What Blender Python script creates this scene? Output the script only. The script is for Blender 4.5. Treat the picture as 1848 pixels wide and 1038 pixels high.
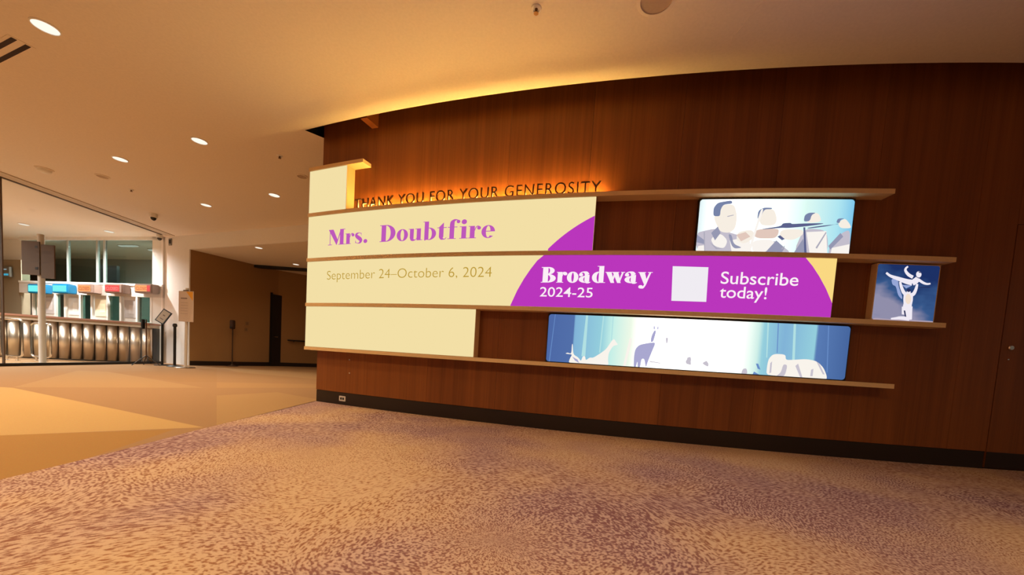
import bpy, bmesh, math, random
from mathutils import Vector, Matrix
from mathutils.geometry import tessellate_polygon
random.seed(7)
for o in list(bpy.data.objects): bpy.data.objects.remove(o)
scene = bpy.context.scene
COL = scene.collection

# ------------------------------------------------------------------ camera
F, ROLL, PITCH, CY, EYE = 680.1, 0.0629, 0.0616, 687.7, 0.80
XC, YC, R = 5.7102, 25.4741, 21.8181          # axis and radius of the drum wall
H = 3.6535                                    # lobby ceiling
BASE = 0.1729                                 # baseboard height
S = [3.152, 2.5468, 1.9415, 1.3337, 0.7320]   # undersides of the five ledges
TH = 0.045                                    # ledge thickness
P = 0.14                                      # how far ledges and screens stand out
G = 0.22                                      # ceiling slot in front of the wall
cr, sr, cp, sp = math.cos(ROLL), math.sin(ROLL), math.cos(PITCH), math.sin(PITCH)
right = Vector((cr, sr*sp, sr*cp)); up = Vector((-sr, cr*sp, cr*cp)); fwd = Vector((0, cp, -sp))
cd = bpy.data.cameras.new('camera'); cam = bpy.data.objects.new('camera', cd); COL.objects.link(cam)
m = Matrix((right, up, -fwd)).transposed().to_4x4(); m.translation = (0, 0, EYE); cam.matrix_world = m
cd.sensor_fit = 'HORIZONTAL'; cd.sensor_width = 36; cd.lens = F/1848*36
cd.shift_y = (CY-519)/1848; cd.clip_start = 0.05
scene.camera = cam

# ------------------------------------------------------------------ world, exposure
w = bpy.data.worlds.new('world'); scene.world = w; w.use_nodes = True
w.node_tree.nodes['Background'].inputs[0].default_value = (1.0, 0.78, 0.58, 1)
w.node_tree.nodes['Background'].inputs[1].default_value = 0.12
scene.view_settings.view_transform = 'Standard'; scene.view_settings.look = 'None'
scene.view_settings.exposure = 0.0; scene.view_settings.gamma = 1; scene.view_settings.use_curve_mapping = False

# ------------------------------------------------------------------ pixel helpers
def ray(px, py):
    x = (px-924)/F; y = -(py-CY)/F
    return right*x + up*y + fwd
def at_z(px, py, z):
    d = ray(px, py); t = (z-EYE)/d.z
    return Vector((d.x*t, d.y*t, z))
def floor_at(px, py): return at_z(px, py, 0)
def on_plane(px, py, p, d2):                  # vertical plane through p along d2
    n = Vector((-d2[1], d2[0])); r = ray(px, py)
    t = (n.x*p[0]+n.y*p[1])/(n.x*r.x+n.y*r.y)
    return Vector((r.x*t, r.y*t, EYE+r.z*t))
def at_depth(px, py, Y):
    r = ray(px, py); t = Y/r.y
    return Vector((r.x*t, Y, EYE+r.z*t))
def cyl(px, py, off=0.0):                     # pixel -> (u, z) on the drum wall
    d = ray(px, py); rr = R+off
    a = d.x**2+d.y**2; b = -2*(d.x*XC+d.y*YC); c = XC*XC+YC*YC-rr*rr
    t = (-b-math.sqrt(max(b*b-4*a*c, 0)))/(2*a)
    x, y = d.x*t, d.y*t
    return math.atan2(x-XC, -(y-YC))*R, EYE+d.z*t
def wp(u, z, off=0.0):
    th = u/R
    return Vector((XC+(R+off)*math.sin(th), YC-(R+off)*math.cos(th), z))

# ------------------------------------------------------------------ materials
def lin(c):
    return tuple(((v/255)/12.92 if v/255 <= .04045 else ((v/255+.055)/1.055)**2.4) for v in c)
MATS = {}
def nodes(name):
    mt = bpy.data.materials.new(name); mt.use_nodes = True
    return mt, mt.node_tree.nodes, mt.node_tree.links, mt.node_tree.nodes['Principled BSDF']
def plain(name, rgb, rough=.5, metal=0.0, bump=0.0, scale=60):
    if name in MATS: return MATS[name]
    mt, N, L, B = nodes(name); c = lin(rgb)
    B.inputs['Roughness'].default_value = rough; B.inputs['Metallic'].default_value = metal
    tc = N.new('ShaderNodeTexCoord'); ns = N.new('ShaderNodeTexNoise'); ns.inputs['Scale'].default_value = scale
    ns.inputs['Detail'].default_value = 3
    L.new(tc.outputs['Object'], ns.inputs['Vector'])
    mx = N.new('ShaderNodeMix'); mx.data_type = 'RGBA'
    mx.inputs['A'].default_value = (*[v*.93 for v in c], 1); mx.inputs['B'].default_value = (*[min(1, v*1.07) for v in c], 1)
    L.new(ns.outputs['Fac'], mx.inputs['Factor']); L.new(mx.outputs['Result'], B.inputs['Base Color'])
    if bump:
        bp = N.new('ShaderNodeBump'); bp.inputs['Strength'].default_value = bump; bp.inputs['Distance'].default_value = .005
        L.new(ns.outputs['Fac'], bp.inputs['Height']); L.new(bp.outputs['Normal'], B.inputs['Normal'])
    MATS[name] = mt; return mt
def glow(name, rgb, k=1.0, raw=None):
    if name in MATS: return MATS[name]
    mt, N, L, B = nodes(name); N.remove(B)
    e = N.new('ShaderNodeEmission'); e.inputs[0].default_value = (*(raw or lin(rgb)), 1); e.inputs[1].default_value = k
    L.new(e.outputs[0], N['Material Output'].inputs[0]); MATS[name] = mt; return mt
def glass(name, tint, refl=.03, rough=0.02):
    mt, N, L, B = nodes(name); N.remove(B)
    t = N.new('ShaderNodeBsdfTransparent'); t.inputs[0].default_value = (*tint, 1)
    g = N.new('ShaderNodeBsdfGlossy'); g.inputs['Roughness'].default_value = rough
    fc = N.new('ShaderNodeLayerWeight'); fc.inputs[0].default_value = .5
    fr = mathn(N, L, 'MULTIPLY_ADD', mathn(N, L, 'POWER', fc.outputs['Facing'], 5.0), .75, refl)
    mxx = N.new('ShaderNodeMixShader')
    L.new(fr, mxx.inputs[0]); L.new(t.outputs[0], mxx.inputs[1]); L.new(g.outputs[0], mxx.inputs[2])
    L.new(mxx.outputs[0], N['Material Output'].inputs[0]); MATS[name] = mt; return mt
def mathn(N, L, op, a, b=None, c=None):
    n = N.new('ShaderNodeMath'); n.operation = op
    for i, v in enumerate((a, b, c)):
        if v is None: continue
        if isinstance(v, (int, float)): n.inputs[i].default_value = v
        else: L.new(v, n.inputs[i])
    return n.outputs[0]

def wood_material():
    mt, N, L, B = nodes('walnut_veneer')
    tc = N.new('ShaderNodeTexCoord')
    mp = N.new('ShaderNodeMapping'); mp.inputs['Scale'].default_value = (9, 9, .22)
    L.new(tc.outputs['Object'], mp.inputs['Vector'])
    n1 = N.new('ShaderNodeTexNoise'); n1.inputs['Scale'].default_value = 1.0; n1.inputs['Detail'].default_value = 5; n1.inputs['Roughness'].default_value = .6
    L.new(mp.outputs[0], n1.inputs['Vector'])
    mp2 = N.new('ShaderNodeMapping'); mp2.inputs['Scale'].default_value = (60, 60, .8)
    L.new(tc.outputs['Object'], mp2.inputs['Vector'])
    n2 = N.new('ShaderNodeTexNoise'); n2.inputs['Detail'].default_value = 2; n2.inputs['Scale'].default_value = 1
    L.new(mp2.outputs[0], n2.inputs['Vector'])
    f = mathn(N, L, 'ADD', mathn(N, L, 'MULTIPLY', n1.outputs['Fac'], .7), mathn(N, L, 'MULTIPLY', n2.outputs['Fac'], .3))
    oi = N.new('ShaderNodeObjectInfo')
    f = mathn(N, L, 'ADD', f, mathn(N, L, 'MULTIPLY_ADD', oi.outputs['Random'], .14, -.07))
    rp = N.new('ShaderNodeValToRGB')
    rp.color_ramp.elements[0].position = .2; rp.color_ramp.elements[0].color = (.135, .036, .008, 1)
    rp.color_ramp.elements[1].position = .8; rp.color_ramp.elements[1].color = (.32, .10, .020, 1)
    L.new(f, rp.inputs[0]); L.new(rp.outputs[0], B.inputs['Base Color'])
    B.inputs['Roughness'].default_value = .36
    B.inputs['Specular IOR Level'].default_value = .35
    bp = N.new('ShaderNodeBump'); bp.inputs['Strength'].default_value = .08; bp.inputs['Distance'].default_value = .002
    L.new(n2.outputs['Fac'], bp.inputs['Height']); L.new(bp.outputs['Normal'], B.inputs['Normal'])
    return mt

def carpet_near():
    mt, N, L, B = nodes('swirl_carpet')
    B.inputs['Roughness'].default_value = .95; B.inputs['Specular IOR Level'].default_value = .1
    tc = N.new('ShaderNodeTexCoord')
    wn = N.new('ShaderNodeTexNoise'); wn.inputs['Scale'].default_value = .9; wn.inputs['Detail'].default_value = 1
    L.new(tc.outputs['Object'], wn.inputs['Vector'])
    wv = N.new('ShaderNodeVectorMath'); wv.operation = 'MULTIPLY_ADD'
    wv.inputs[1].default_value = (.45, .45, 0); L.new(wn.outputs['Color'], wv.inputs[0]); L.new(tc.outputs['Object'], wv.inputs[2])
    vo = N.new('ShaderNodeTexVoronoi'); vo.voronoi_dimensions = '2D'; vo.inputs['Scale'].default_value = .62
    L.new(wv.outputs[0], vo.inputs['Vector'])
    sub = N.new('ShaderNodeVectorMath'); sub.operation = 'SUBTRACT'
    L.new(wv.outputs[0], sub.inputs[0]); L.new(vo.outputs['Position'], sub.inputs[1])
    sx = N.new('ShaderNodeSeparateXYZ'); L.new(sub.outputs[0], sx.inputs[0])
    ang = mathn(N, L, 'ARCTAN2', sx.outputs[1], sx.outputs[0])
    ln = N.new('ShaderNodeVectorMath'); ln.operation = 'LENGTH'; L.new(sub.outputs[0], ln.inputs[0])
    sc = N.new('ShaderNodeSeparateColor'); L.new(vo.outputs['Color'], sc.inputs[0])
    a2 = mathn(N, L, 'MULTIPLY', ang, 34.0)
    r2 = mathn(N, L, 'MULTIPLY', ln.outputs['Value'], 98.0)
    cx = N.new('ShaderNodeCombineXYZ'); L.new(r2, cx.inputs[0]); L.new(a2, cx.inputs[1])
    L.new(mathn(N, L, 'MULTIPLY', sc.outputs[0], 50), cx.inputs[2])
    n1 = N.new('ShaderNodeTexNoise'); n1.inputs['Scale'].default_value = 1.0; n1.inputs['Detail'].default_value = 0
    L.new(cx.outputs[0], n1.inputs['Vector'])
    n3 = N.new('ShaderNodeTexNoise'); n3.inputs['Scale'].default_value = 92; n3.inputs['Detail'].default_value = 1; n3.inputs['Distortion'].default_value = 1.0
    L.new(wv.outputs[0], n3.inputs['Vector'])
    dash = mathn(N, L, 'ADD', mathn(N, L, 'MULTIPLY', n1.outputs['Fac'], .65), mathn(N, L, 'MULTIPLY', n3.outputs['Fac'], .35))
    # large soft patches from tan to mauve
    big = N.new('ShaderNodeTexNoise'); big.inputs['Scale'].default_value = .75; big.inputs['Detail'].default_value = 2
    mpb = N.new('ShaderNodeMapping'); mpb.inputs['Location'].default_value = (3.1, 7.7, 0)
    L.new(tc.outputs['Object'], mpb.inputs[0]); L.new(mpb.outputs[0], big.inputs['Vector'])
    ld = N.new('ShaderNodeValToRGB'); ld.color_ramp.elements[0].position = .38; ld.color_ramp.elements[1].position = .62
    ld.color_ramp.elements[0].color = (.62, .43, .27, 1); ld.color_ramp.elements[1].color = (.52, .36, .33, 1)
    L.new(big.outputs['Fac'], ld.inputs[0])
    dk = N.new('ShaderNodeValToRGB'); dk.color_ramp.elements[0].position = .40; dk.color_ramp.elements[1].position = .60
    dk.color_ramp.elements[0].color = (.33, .15, .075, 1); dk.color_ramp.elements[1].color = (.22, .105, .115, 1)
    L.new(big.outputs['Fac'], dk.inputs[0])
    th = N.new('ShaderNodeMapRange'); th.inputs['From Min'].default_value = .38; th.inputs['From Max'].default_value = .56
    L.new(mathn(N, L, 'ADD', dash, mathn(N, L, 'MULTIPLY_ADD', big.outputs['Fac'], -.36, .18)), th.inputs['Value'])
    mx = N.new('ShaderNodeMix'); mx.data_type = 'RGBA'
    L.new(th.outputs[0], mx.inputs['Factor']); L.new(dk.outputs[0], mx.inputs['A']); L.new(ld.outputs[0], mx.inputs['B'])
    L.new(mx.outputs['Result'], B.inputs['Base Color'])
    fz = N.new('ShaderNodeTexNoise'); fz.inputs['Scale'].default_value = 260; L.new(tc.outputs['Object'], fz.inputs['Vector'])
    bp = N.new('ShaderNodeBump'); bp.inputs['Strength'].default_value = .35; bp.inputs['Distance'].default_value = .006
    L.new(mathn(N, L, 'ADD', th.outputs[0], fz.outputs['Fac']), bp.inputs['Height']); L.new(bp.outputs['Normal'], B.inputs['Normal'])
    return mt

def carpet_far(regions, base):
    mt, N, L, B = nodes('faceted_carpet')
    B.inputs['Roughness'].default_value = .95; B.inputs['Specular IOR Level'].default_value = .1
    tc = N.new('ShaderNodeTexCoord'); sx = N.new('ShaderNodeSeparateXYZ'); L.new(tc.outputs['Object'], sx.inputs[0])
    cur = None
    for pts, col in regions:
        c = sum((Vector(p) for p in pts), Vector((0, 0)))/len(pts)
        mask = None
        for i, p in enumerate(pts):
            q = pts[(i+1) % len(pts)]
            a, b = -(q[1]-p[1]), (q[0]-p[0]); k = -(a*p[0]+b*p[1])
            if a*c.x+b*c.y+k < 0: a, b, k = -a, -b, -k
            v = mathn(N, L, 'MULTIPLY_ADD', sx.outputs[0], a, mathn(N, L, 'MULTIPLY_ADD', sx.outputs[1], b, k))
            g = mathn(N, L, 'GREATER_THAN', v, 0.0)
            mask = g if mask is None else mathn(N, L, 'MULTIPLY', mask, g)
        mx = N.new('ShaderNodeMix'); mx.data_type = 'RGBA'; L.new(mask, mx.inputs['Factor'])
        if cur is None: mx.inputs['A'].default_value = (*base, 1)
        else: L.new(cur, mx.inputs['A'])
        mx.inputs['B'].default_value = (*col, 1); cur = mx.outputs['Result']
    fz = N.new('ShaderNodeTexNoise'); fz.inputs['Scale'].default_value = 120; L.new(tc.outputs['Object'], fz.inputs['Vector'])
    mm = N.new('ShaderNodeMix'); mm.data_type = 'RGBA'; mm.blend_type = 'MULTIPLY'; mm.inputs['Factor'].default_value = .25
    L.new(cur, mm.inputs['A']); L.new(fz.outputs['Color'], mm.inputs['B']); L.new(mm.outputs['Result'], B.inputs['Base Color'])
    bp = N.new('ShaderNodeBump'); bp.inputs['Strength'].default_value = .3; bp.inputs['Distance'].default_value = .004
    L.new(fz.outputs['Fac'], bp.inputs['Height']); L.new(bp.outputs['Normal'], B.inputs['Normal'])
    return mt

WOOD = wood_material()
CEIL = plain('ceiling_paint', (236, 222, 206), .9, 0, .05, 40)
WHITE = plain('white_paint', (240, 236, 230), .7)
TAN = plain('tan_wall_paint', (158, 120, 76), .85)
BLACK = plain('black_metal', (18, 16, 15), .45)
SLOT = plain('black_slot', (6, 5, 5), .9)
DKBASE = plain('dark_baseboard', (34, 22, 17), .38)
BRONZE = plain('bronze_ledge', (236, 202, 150), .42)
LETTER = plain('bronze_letter', (74, 44, 18), .4, .3)
STEEL = plain('brushed_steel', (176, 160, 142), .28, 1.0)
CHROME = plain('chrome', (225, 222, 218), .15, 1.0)
DOORDK = plain('dark_door', (30, 20, 15), .5)
CREAM = glow('screen_cream', (243, 223, 166))
PURPLE = glow('screen_purple', (186, 54, 188))
TITLE = glow('title_purple', (190, 88, 186))
DATECOL = glow('date_gold', (188, 152, 52))
WHITEPR = glow('print_white', (252, 238, 246))
GOLDCOR = glow('screen_gold', (250, 216, 130))
LENS = glow('lamp_lens', None, 1.1, (1.0, .92, .78))
LENSW = glow('lamp_lens_white', None, 1.05, (1.0, .95, .86))

# ------------------------------------------------------------------ object helpers
def link(name, me, mat, parent=None):
    o = bpy.data.objects.new(name, me); COL.objects.link(o)
    if mat: me.materials.append(mat)
    if parent: o.parent = parent
    return o
def mesh_of(bm, smooth=False):
    me = bpy.data.meshes.new('mesh'); bmesh.ops.recalc_face_normals(bm, faces=bm.faces); bm.to_mesh(me); bm.free()
    if smooth:
        for p in me.polygons: p.use_smooth = True
    return me
def obj(name, bm, mat, parent=None, smooth=False): return link(name, mesh_of(bm, smooth), mat, parent)
def tag(o, label, cat, group=None):
    o['label'] = label; o['category'] = cat
    if group: o['group'] = group
    return o
def thing(name, label, cat, loc=(0, 0, 0), rotz=0.0, group=None):
    o = bpy.data.objects.new(name, None); COL.objects.link(o); o.empty_display_size = .1
    o.location = loc; o.rotation_euler = (0, 0, rotz); return tag(o, label, cat, group)
def struct(o): o['kind'] = 'structure'; return o
def box(bm, x0, x1, y0, y1, z0, z1, bev=0.0):
    vs = [bm.verts.new((x, y, z)) for z in (z0, z1) for y in (y0, y1) for x in (x0, x1)]
    fs = [bm.faces.new([vs[i] for i in q]) for q in ((0, 2, 3, 1), (4, 5, 7, 6), (0, 1, 5, 4), (2, 6, 7, 3), (0, 4, 6, 2), (1, 3, 7, 5))]
    if bev:
        es = list({e for f in fs for e in f.edges}); bmesh.ops.bevel(bm, geom=es, offset=bev, segments=2, affect='EDGES')
    return bm
def bxo(name, x0, x1, y0, y1, z0, z1, mat, parent=None, bev=0.0):
    return obj(name, box(bmesh.new(), x0, x1, y0, y1, z0, z1, bev), mat, parent)
def lathe(prof, n=24, bm=None, cx=0, cy=0):
    bm = bm or bmesh.new(); rings = []
    for r, z in prof:
        rings.append([bm.verts.new((cx+r*math.cos(2*math.pi*i/n), cy+r*math.sin(2*math.pi*i/n), z)) for i in range(n)])
    for a, b in zip(rings, rings[1:]):
        for i in range(n): bm.faces.new((a[i], a[(i+1) % n], b[(i+1) % n], b[i]))
    for rg, pr in ((rings[0], prof[0]), (rings[-1], prof[-1])):
        if pr[0] > 1e-4: bm.faces.new(rg)
    bmesh.ops.remove_doubles(bm, verts=bm.verts, dist=1e-5)
    return bm
def tube(pts, r, n=10, bm=None, closed=False):
    bm = bm or bmesh.new(); pts = [Vector(p) for p in pts]; rings = []; m_ = len(pts)
    for i, p in enumerate(pts):
        a = pts[(i-1) % m_] if (closed or i > 0) else p; b = pts[(i+1) % m_] if (closed or i < m_-1) else p
        t = (b-a).normalized(); ref = Vector((0, 0, 1)) if abs(t.z) < .9 else Vector((1, 0, 0))
        s = t.cross(ref).normalized(); v = s.cross(t)
        rings.append([bm.verts.new(p+s*r*math.cos(2*math.pi*k/n)+v*r*math.sin(2*math.pi*k/n)) for k in range(n)])
    prs = list(zip(rings, rings[1:])) + ([(rings[-1], rings[0])] if closed else [])
    for a, b in prs:
        offs = min(range(n), key=lambda q: sum((a[i].co-b[(i+q) % n].co).length for i in range(n)))
        for i in range(n): bm.faces.new((a[i], a[(i+1) % n], b[(i+1+offs) % n], b[(i+offs) % n]))
    if not closed: bm.faces.new(rings[0]); bm.faces.new(rings[-1])
    return bm
def cbox(bm, u0, u1, z0, z1, o0, o1, step=.18):      # box bent along the drum wall
    n = max(1, int(math.ceil((u1-u0)/step))); secs = []
    for i in range(n+1):
        u = u0+(u1-u0)*i/n
        secs.append([bm.verts.new(wp(u, z, o)) for z, o in ((z0, o0), (z0, o1), (z1, o1), (z1, o0))])
    for a, b in zip(secs, secs[1:]):
        for k in range(4): bm.faces.new((a[k], a[(k+1) % 4], b[(k+1) % 4], b[k]))
    bm.faces.new(secs[0]); bm.faces.new(secs[-1]); return bm
def prism(bm, pts, z0, z1):
    lo = [bm.verts.new((p[0], p[1], z0)) for p in pts]; hi = [bm.verts.new((p[0], p[1], z1)) for p in pts]
    bm.faces.new(lo); bm.faces.new(hi); n = len(pts)
    for i in range(n): bm.faces.new((lo[i], lo[(i+1) % n], hi[(i+1) % n], hi[i]))
    return bm
def flat(pts, z):
    bm = bmesh.new(); f = bm.faces.new([bm.verts.new((p[0], p[1], z)) for p in pts])
    bmesh.ops.triangulate(bm, faces=[f]); return bm
def wallbox(name, a, b, z0, z1, th, mat, parent=None):   # upright slab from a to b, thickness to the far side
    a = Vector(a[:2]); b = Vector(b[:2]); d = (b-a).normalized(); n = Vector((-d.y, d.x))*th
    return obj(name, prism(bmesh.new(), [a, b, b+n, a+n], z0, z1), mat, parent)

# flat print on a bent screen: polygons in (u, z)
def wrap(bm, off):
    us = [v.co.x for v in bm.verts]
    if us:
        k = math.floor(min(us)/.15)*.15
        while k < max(us):
            bmesh.ops.bisect_plane(bm, geom=bm.verts[:]+bm.edges[:]+bm.faces[:], plane_co=(k, 0, 0), plane_no=(1, 0, 0)); k += .15
    for v in bm.verts: v.co = wp(v.co.x, v.co.y, off)
    for f in bm.faces: f.normal_update()
    for f in bm.faces:
        c = f.calc_center_median()
        if f.normal.dot(Vector((c.x-XC, c.y-YC, 0))) < 0: f.normal_flip()
    return bm
def fill(bm, loops):
    ls = [[Vector((p[0], p[1], 0)) for p in l] for l in loops]
    tris = tessellate_polygon(ls); flatv = [v for l in ls for v in l]
    vs = [bm.verts.new(v) for v in flatv]
    for t in tris:
        try: bm.faces.new([vs[i] for i in t])
        except ValueError: pass
    return bm
def prt(name, polys, mat, parent, off, tf=lambda p: p):
    bm = bmesh.new()
    for loops in polys: fill(bm, [[tf(p) for p in l] for l in loops])
    wrap(bm, off)
    me = bpy.data.meshes.new('print'); bm.to_mesh(me); bm.free()
    return link(name, me, mat, parent)
_fc = {}
def font_mesh(txt, offset=0.0, extrude=0.0, spacing=1.0):
    cu = bpy.data.curves.new('t', 'FONT'); cu.body = txt; cu.size = 1; cu.offset = offset; cu.extrude = extrude; cu.space_character = spacing
    cu.resolution_u = 6
    o = bpy.data.objects.new('t', cu); COL.objects.link(o); dg = bpy.context.evaluated_depsgraph_get(); dg.update()
    me = bpy.data.meshes.new_from_object(o.evaluated_get(dg)); bpy.data.objects.remove(o); bpy.data.curves.remove(cu)
    return me
def font_print(name, txt, mat, parent, off, u0, u1, zb0, zb1, offset=0.0, height=None, spacing=1.0):
    """text along a baseline from (u0,zb0) to (u1,zb1), one mesh for each character; height = cap height in metres"""
    me = font_mesh(txt, offset, 0, spacing); xs = [v.co.x for v in me.vertices]; x0, x1 = min(xs), max(xs); bpy.data.meshes.remove(me)
    su = (u1-u0)/(x1-x0); sz = (height/.729) if height else su
    for i, ch in enumerate(txt):
        if ch == ' ': continue
        pre = font_mesh(txt[:i+1], offset, 0, spacing); xe = max(v.co.x for v in pre.vertices); bpy.data.meshes.remove(pre)
        me = font_mesh(ch, offset); xr = max(v.co.x for v in me.vertices)
        bm = bmesh.new(); bm.from_mesh(me); bpy.data.meshes.remove(me)
        for v in bm.verts:
            x = v.co.x-xr+xe; t = (x-x0)/(x1-x0); v.co = Vector((u0+(x-x0)*su, zb0+(zb1-zb0)*t+v.co.y*sz, 0))
        wrap(bm, off); m2 = bpy.data.meshes.new('print'); bm.to_mesh(m2); bm.free()
        link(name, m2, mat, parent)

# ------------------------------------------------------------------ fat serif letters drawn from strokes
def ell(cx, cy, rx, ry, a0=0, a1=360, n=28):
    return [(cx+rx*math.cos(math.radians(a0+(a1-a0)*i/n)), cy+ry*math.sin(math.radians(a0+(a1-a0)*i/n))) for i in range(n+1)]
def disc(cx, cy, rx, ry=None): return [ell(cx, cy, rx, ry or rx)[:-1]]
def rect(x0, x1, y0, y1): return [[(x0, y0), (x1, y0), (x1, y1), (x0, y1)]]
def ringp(cx, cy, rx, ry, ix, iy, dx=0): return [ell(cx, cy, rx, ry)[:-1], ell(cx+dx, cy, ix, iy)[:-1][::-1]]
def halfring(cx, cy, rx, ry, ix, iy, a0, a1, dx=0): return [ell(cx, cy, rx, ry, a0, a1)+ell(cx+dx, cy, ix, iy, a1, a0)]
def stroke(pts, ws):
    P_ = []; n = 6; q = []
    for i in range(len(pts)-1):                       # catmull-rom smoothing
        p0 = Vector(pts[max(i-1, 0)]); p1 = Vector(pts[i]); p2 = Vector(pts[i+1]); p3 = Vector(pts[min(i+2, len(pts)-1)])
        for k in range(n):
            t = k/n; q.append((.5*((2*p1)+(p2-p0)*t+(2*p0-5*p1+4*p2-p3)*t*t+(3*p1-p0-3*p2+p3)*t**3), ws[i]+(ws[i+1]-ws[i])*t))
    q.append((Vector(pts[-1]), ws[-1])); L_, R_ = [], []
    for i, (p, w_) in enumerate(q):
        a = q[max(i-1, 0)][0]; b = q[min(i+1, len(q)-1)][0]; t = (b-a).normalized(); nn = Vector((-t.y, t.x))*w_
        L_.append(tuple(p+nn)); R_.append(tuple(p-nn))
    out = []
    for i in range(len(q)-1): out.append([[L_[i], L_[i+1], R_[i+1], R_[i]]])
    return out
X = .68
GL = {
 'M': (1.2, [rect(.12, .165, 0, 1), rect(0, .29, 0, .04), [[(.03, 1), (.37, 1), (.70, .30), (.60, 0)]], [[(.58, 0), (.63, 0), (.95, 1), (.88, 1)]], rect(.84, 1.10, 0, 1), rect(.74, 1.2, 0, .04), rect(.88, 1.2, .96, 1)]),
 'r': (.62, [rect(.07, .31, 0, X), rect(0, .39, 0, .035), rect(0, .31, X-.035, X), disc(.52, .56, .095)]+stroke([(.31, .42), (.36, .58), (.44, .66), (.54, .645)], [.012, .02, .025, .02])),
 's': (.52, stroke([(.44, .52), (.40, .63), (.27, .665), (.13, .61), (.11, .50), (.20, .40), (.33, .30), (.41, .19), (.36, .06), (.23, .018), (.10, .06), (.05, .18)], [.012, .015, .02, .065, .095, .115, .12, .10, .06, .02, .015, .012])+[[[(.415, .66), (.44, .66), (.44, .47), (.425, .47)]], [[(.045, .02), (.07, .02), (.065, .2), (.045, .2)]]]),
 '.': (.34, [disc(.17, .125, .125)]),
 'D': (1.0, [rect(.1, .38, 0, 1), rect(0, .4, 0, .04), rect(0, .4, .96, 1), halfring(.38, .5, .57, .5, .28, .46, -90, 90)]),
 'o': (.68, [ringp(.34, .34, .33, .355, .105, .315)]),
 'u': (.80, [rect(.08, .30, .15, X), rect(0, .30, X-.035, X), rect(.47, .70, 0, X), rect(.38, .70, X-.035, X), rect(.6, .79, 0, .035)]+stroke([(.19, .17), (.22, .06), (.32, .02), (.42, .05), (.49, .16)], [.11, .095, .045, .015, .012])),
 'b': (.76, [rect(.08, .31, 0, 1.05), rect(0, .31, 1.015, 1.05), halfring(.33, .34, .39, .355, .16, .315, -95, 95), [[(.08, 0), (.12, -.05), (.2, .04)]]]),
 't': (.54, [[[(.1, .12), (.34, .12), (.34, .95), (.1, .70)]], rect(0, .5, X-.04, X)]+stroke([(.22, .14), (.25, .05), (.34, .01), (.43, .02), (.50, .10)], [.12, .085, .03, .02, .012])),
 'f': (.60, [rect(.1, .34, 0, .82), rect(0, .44, 0, .035), rect(0, .5, X-.04, X), disc(.54, .96, .095)]+stroke([(.22, .80), (.24, .93), (.33, 1.04), (.46, 1.06), (.56, 1.01)], [.12, .115, .06, .025, .02])),
 'i': (.44, [rect(.1, .34, 0, X), rect(0, .43, 0, .035), rect(0, .34, X-.035, X), disc(.22, .93, .135)]),
 'e': (.68, [halfring(.34, .34, .33, .355, .11, .315, 2, 318), rect(.2, .665, .345, .385)]),
 'B': (.96, [rect(.1, .39, 0, 1), rect(0, .45, 0, .04), rect(0, .45, .96, 1), halfring(.39, .76, .40, .24, .16, .20, -90, 90), halfring(.39, .27, .50, .27, .20, .225, -90, 90), rect(.38, .55, .50, .535)]),
 'a': (.78, [rect(.40, .64, .08, .50), disc(.14, .50, .095), halfring(.42, .21, .38, .215, .15, .17, 88, 272)]+stroke([(.07, .54), (.15, .63), (.30, .675), (.45, .62), (.52, .50)], [.012, .02, .03, .09, .12])+stroke([(.52, .10), (.56, .03), (.64, .01), (.72, .05)], [.12, .08, .03, .015])),
 'd': (.80, [rect(.45, .69, 0, 1.05), rect(.34, .69, 1.015, 1.05), rect(.69, .80, 0, .035), halfring(.43, .34, .39, .355, .16, .315, 85, 275)]),
 'w': (1.10, [[[(.04, X), (.31, X), (.52, 0), (.36, 0)]], [[(.36, 0), (.41, 0), (.60, X), (.55, X)]], [[(.44, X), (.71, X), (.90, 0), (.75, 0)]], [[(.78, 0), (.83, 0), (1.05, X), (1.0, X)]], rect(0, .38, X-.035, X), rect(.40, .78, X-.035, X), rect(.93, 1.12, X-.035, X)]),
 'y': (.76, [[[(.04, X), (.32, X), (.50, .10), (.38, -.06)]], rect(0, .40, X-.035, X), rect(.56, .78, X-.035, X), disc(.17, -.22, .10)]+stroke([(.68, X), (.54, .28), (.42, -.08), (.30, -.28), (.18, -.30)], [.025, .028, .03, .03, .02])),
}
def serif_print(name, word, mat, parent, off, pL, pR, cap, squeeze=.02, bold=0.0):
    """word on a baseline from pL to pR, both (u, z)"""
    adv = []; x = 0
    for ch in word: adv.append(x); x += GL[ch][0]+squeeze
    tot = x-squeeze; su = (pR[0]-pL[0])/tot
    def tf(p): t = p[0]/tot; return (pL[0]+p[0]*su, pL[1]+(pR[1]-pL[1])*t+p[1]*cap)
    for ch, x0 in zip(word, adv):
        prt(name, [[[(px+x0+b_, py) for px, py in l] for l in loops] for b_ in ((0, bold) if bold else (0,)) for loops in GL[ch][1]], mat, parent, off, tf)

# ================================================================== STRUCTURE
U0 = cyl(578, 480)[0]                          # left end of the timber wall
UDOOR = cyl(1809, 600)[0]
U1 = UDOOR+4.2
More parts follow.
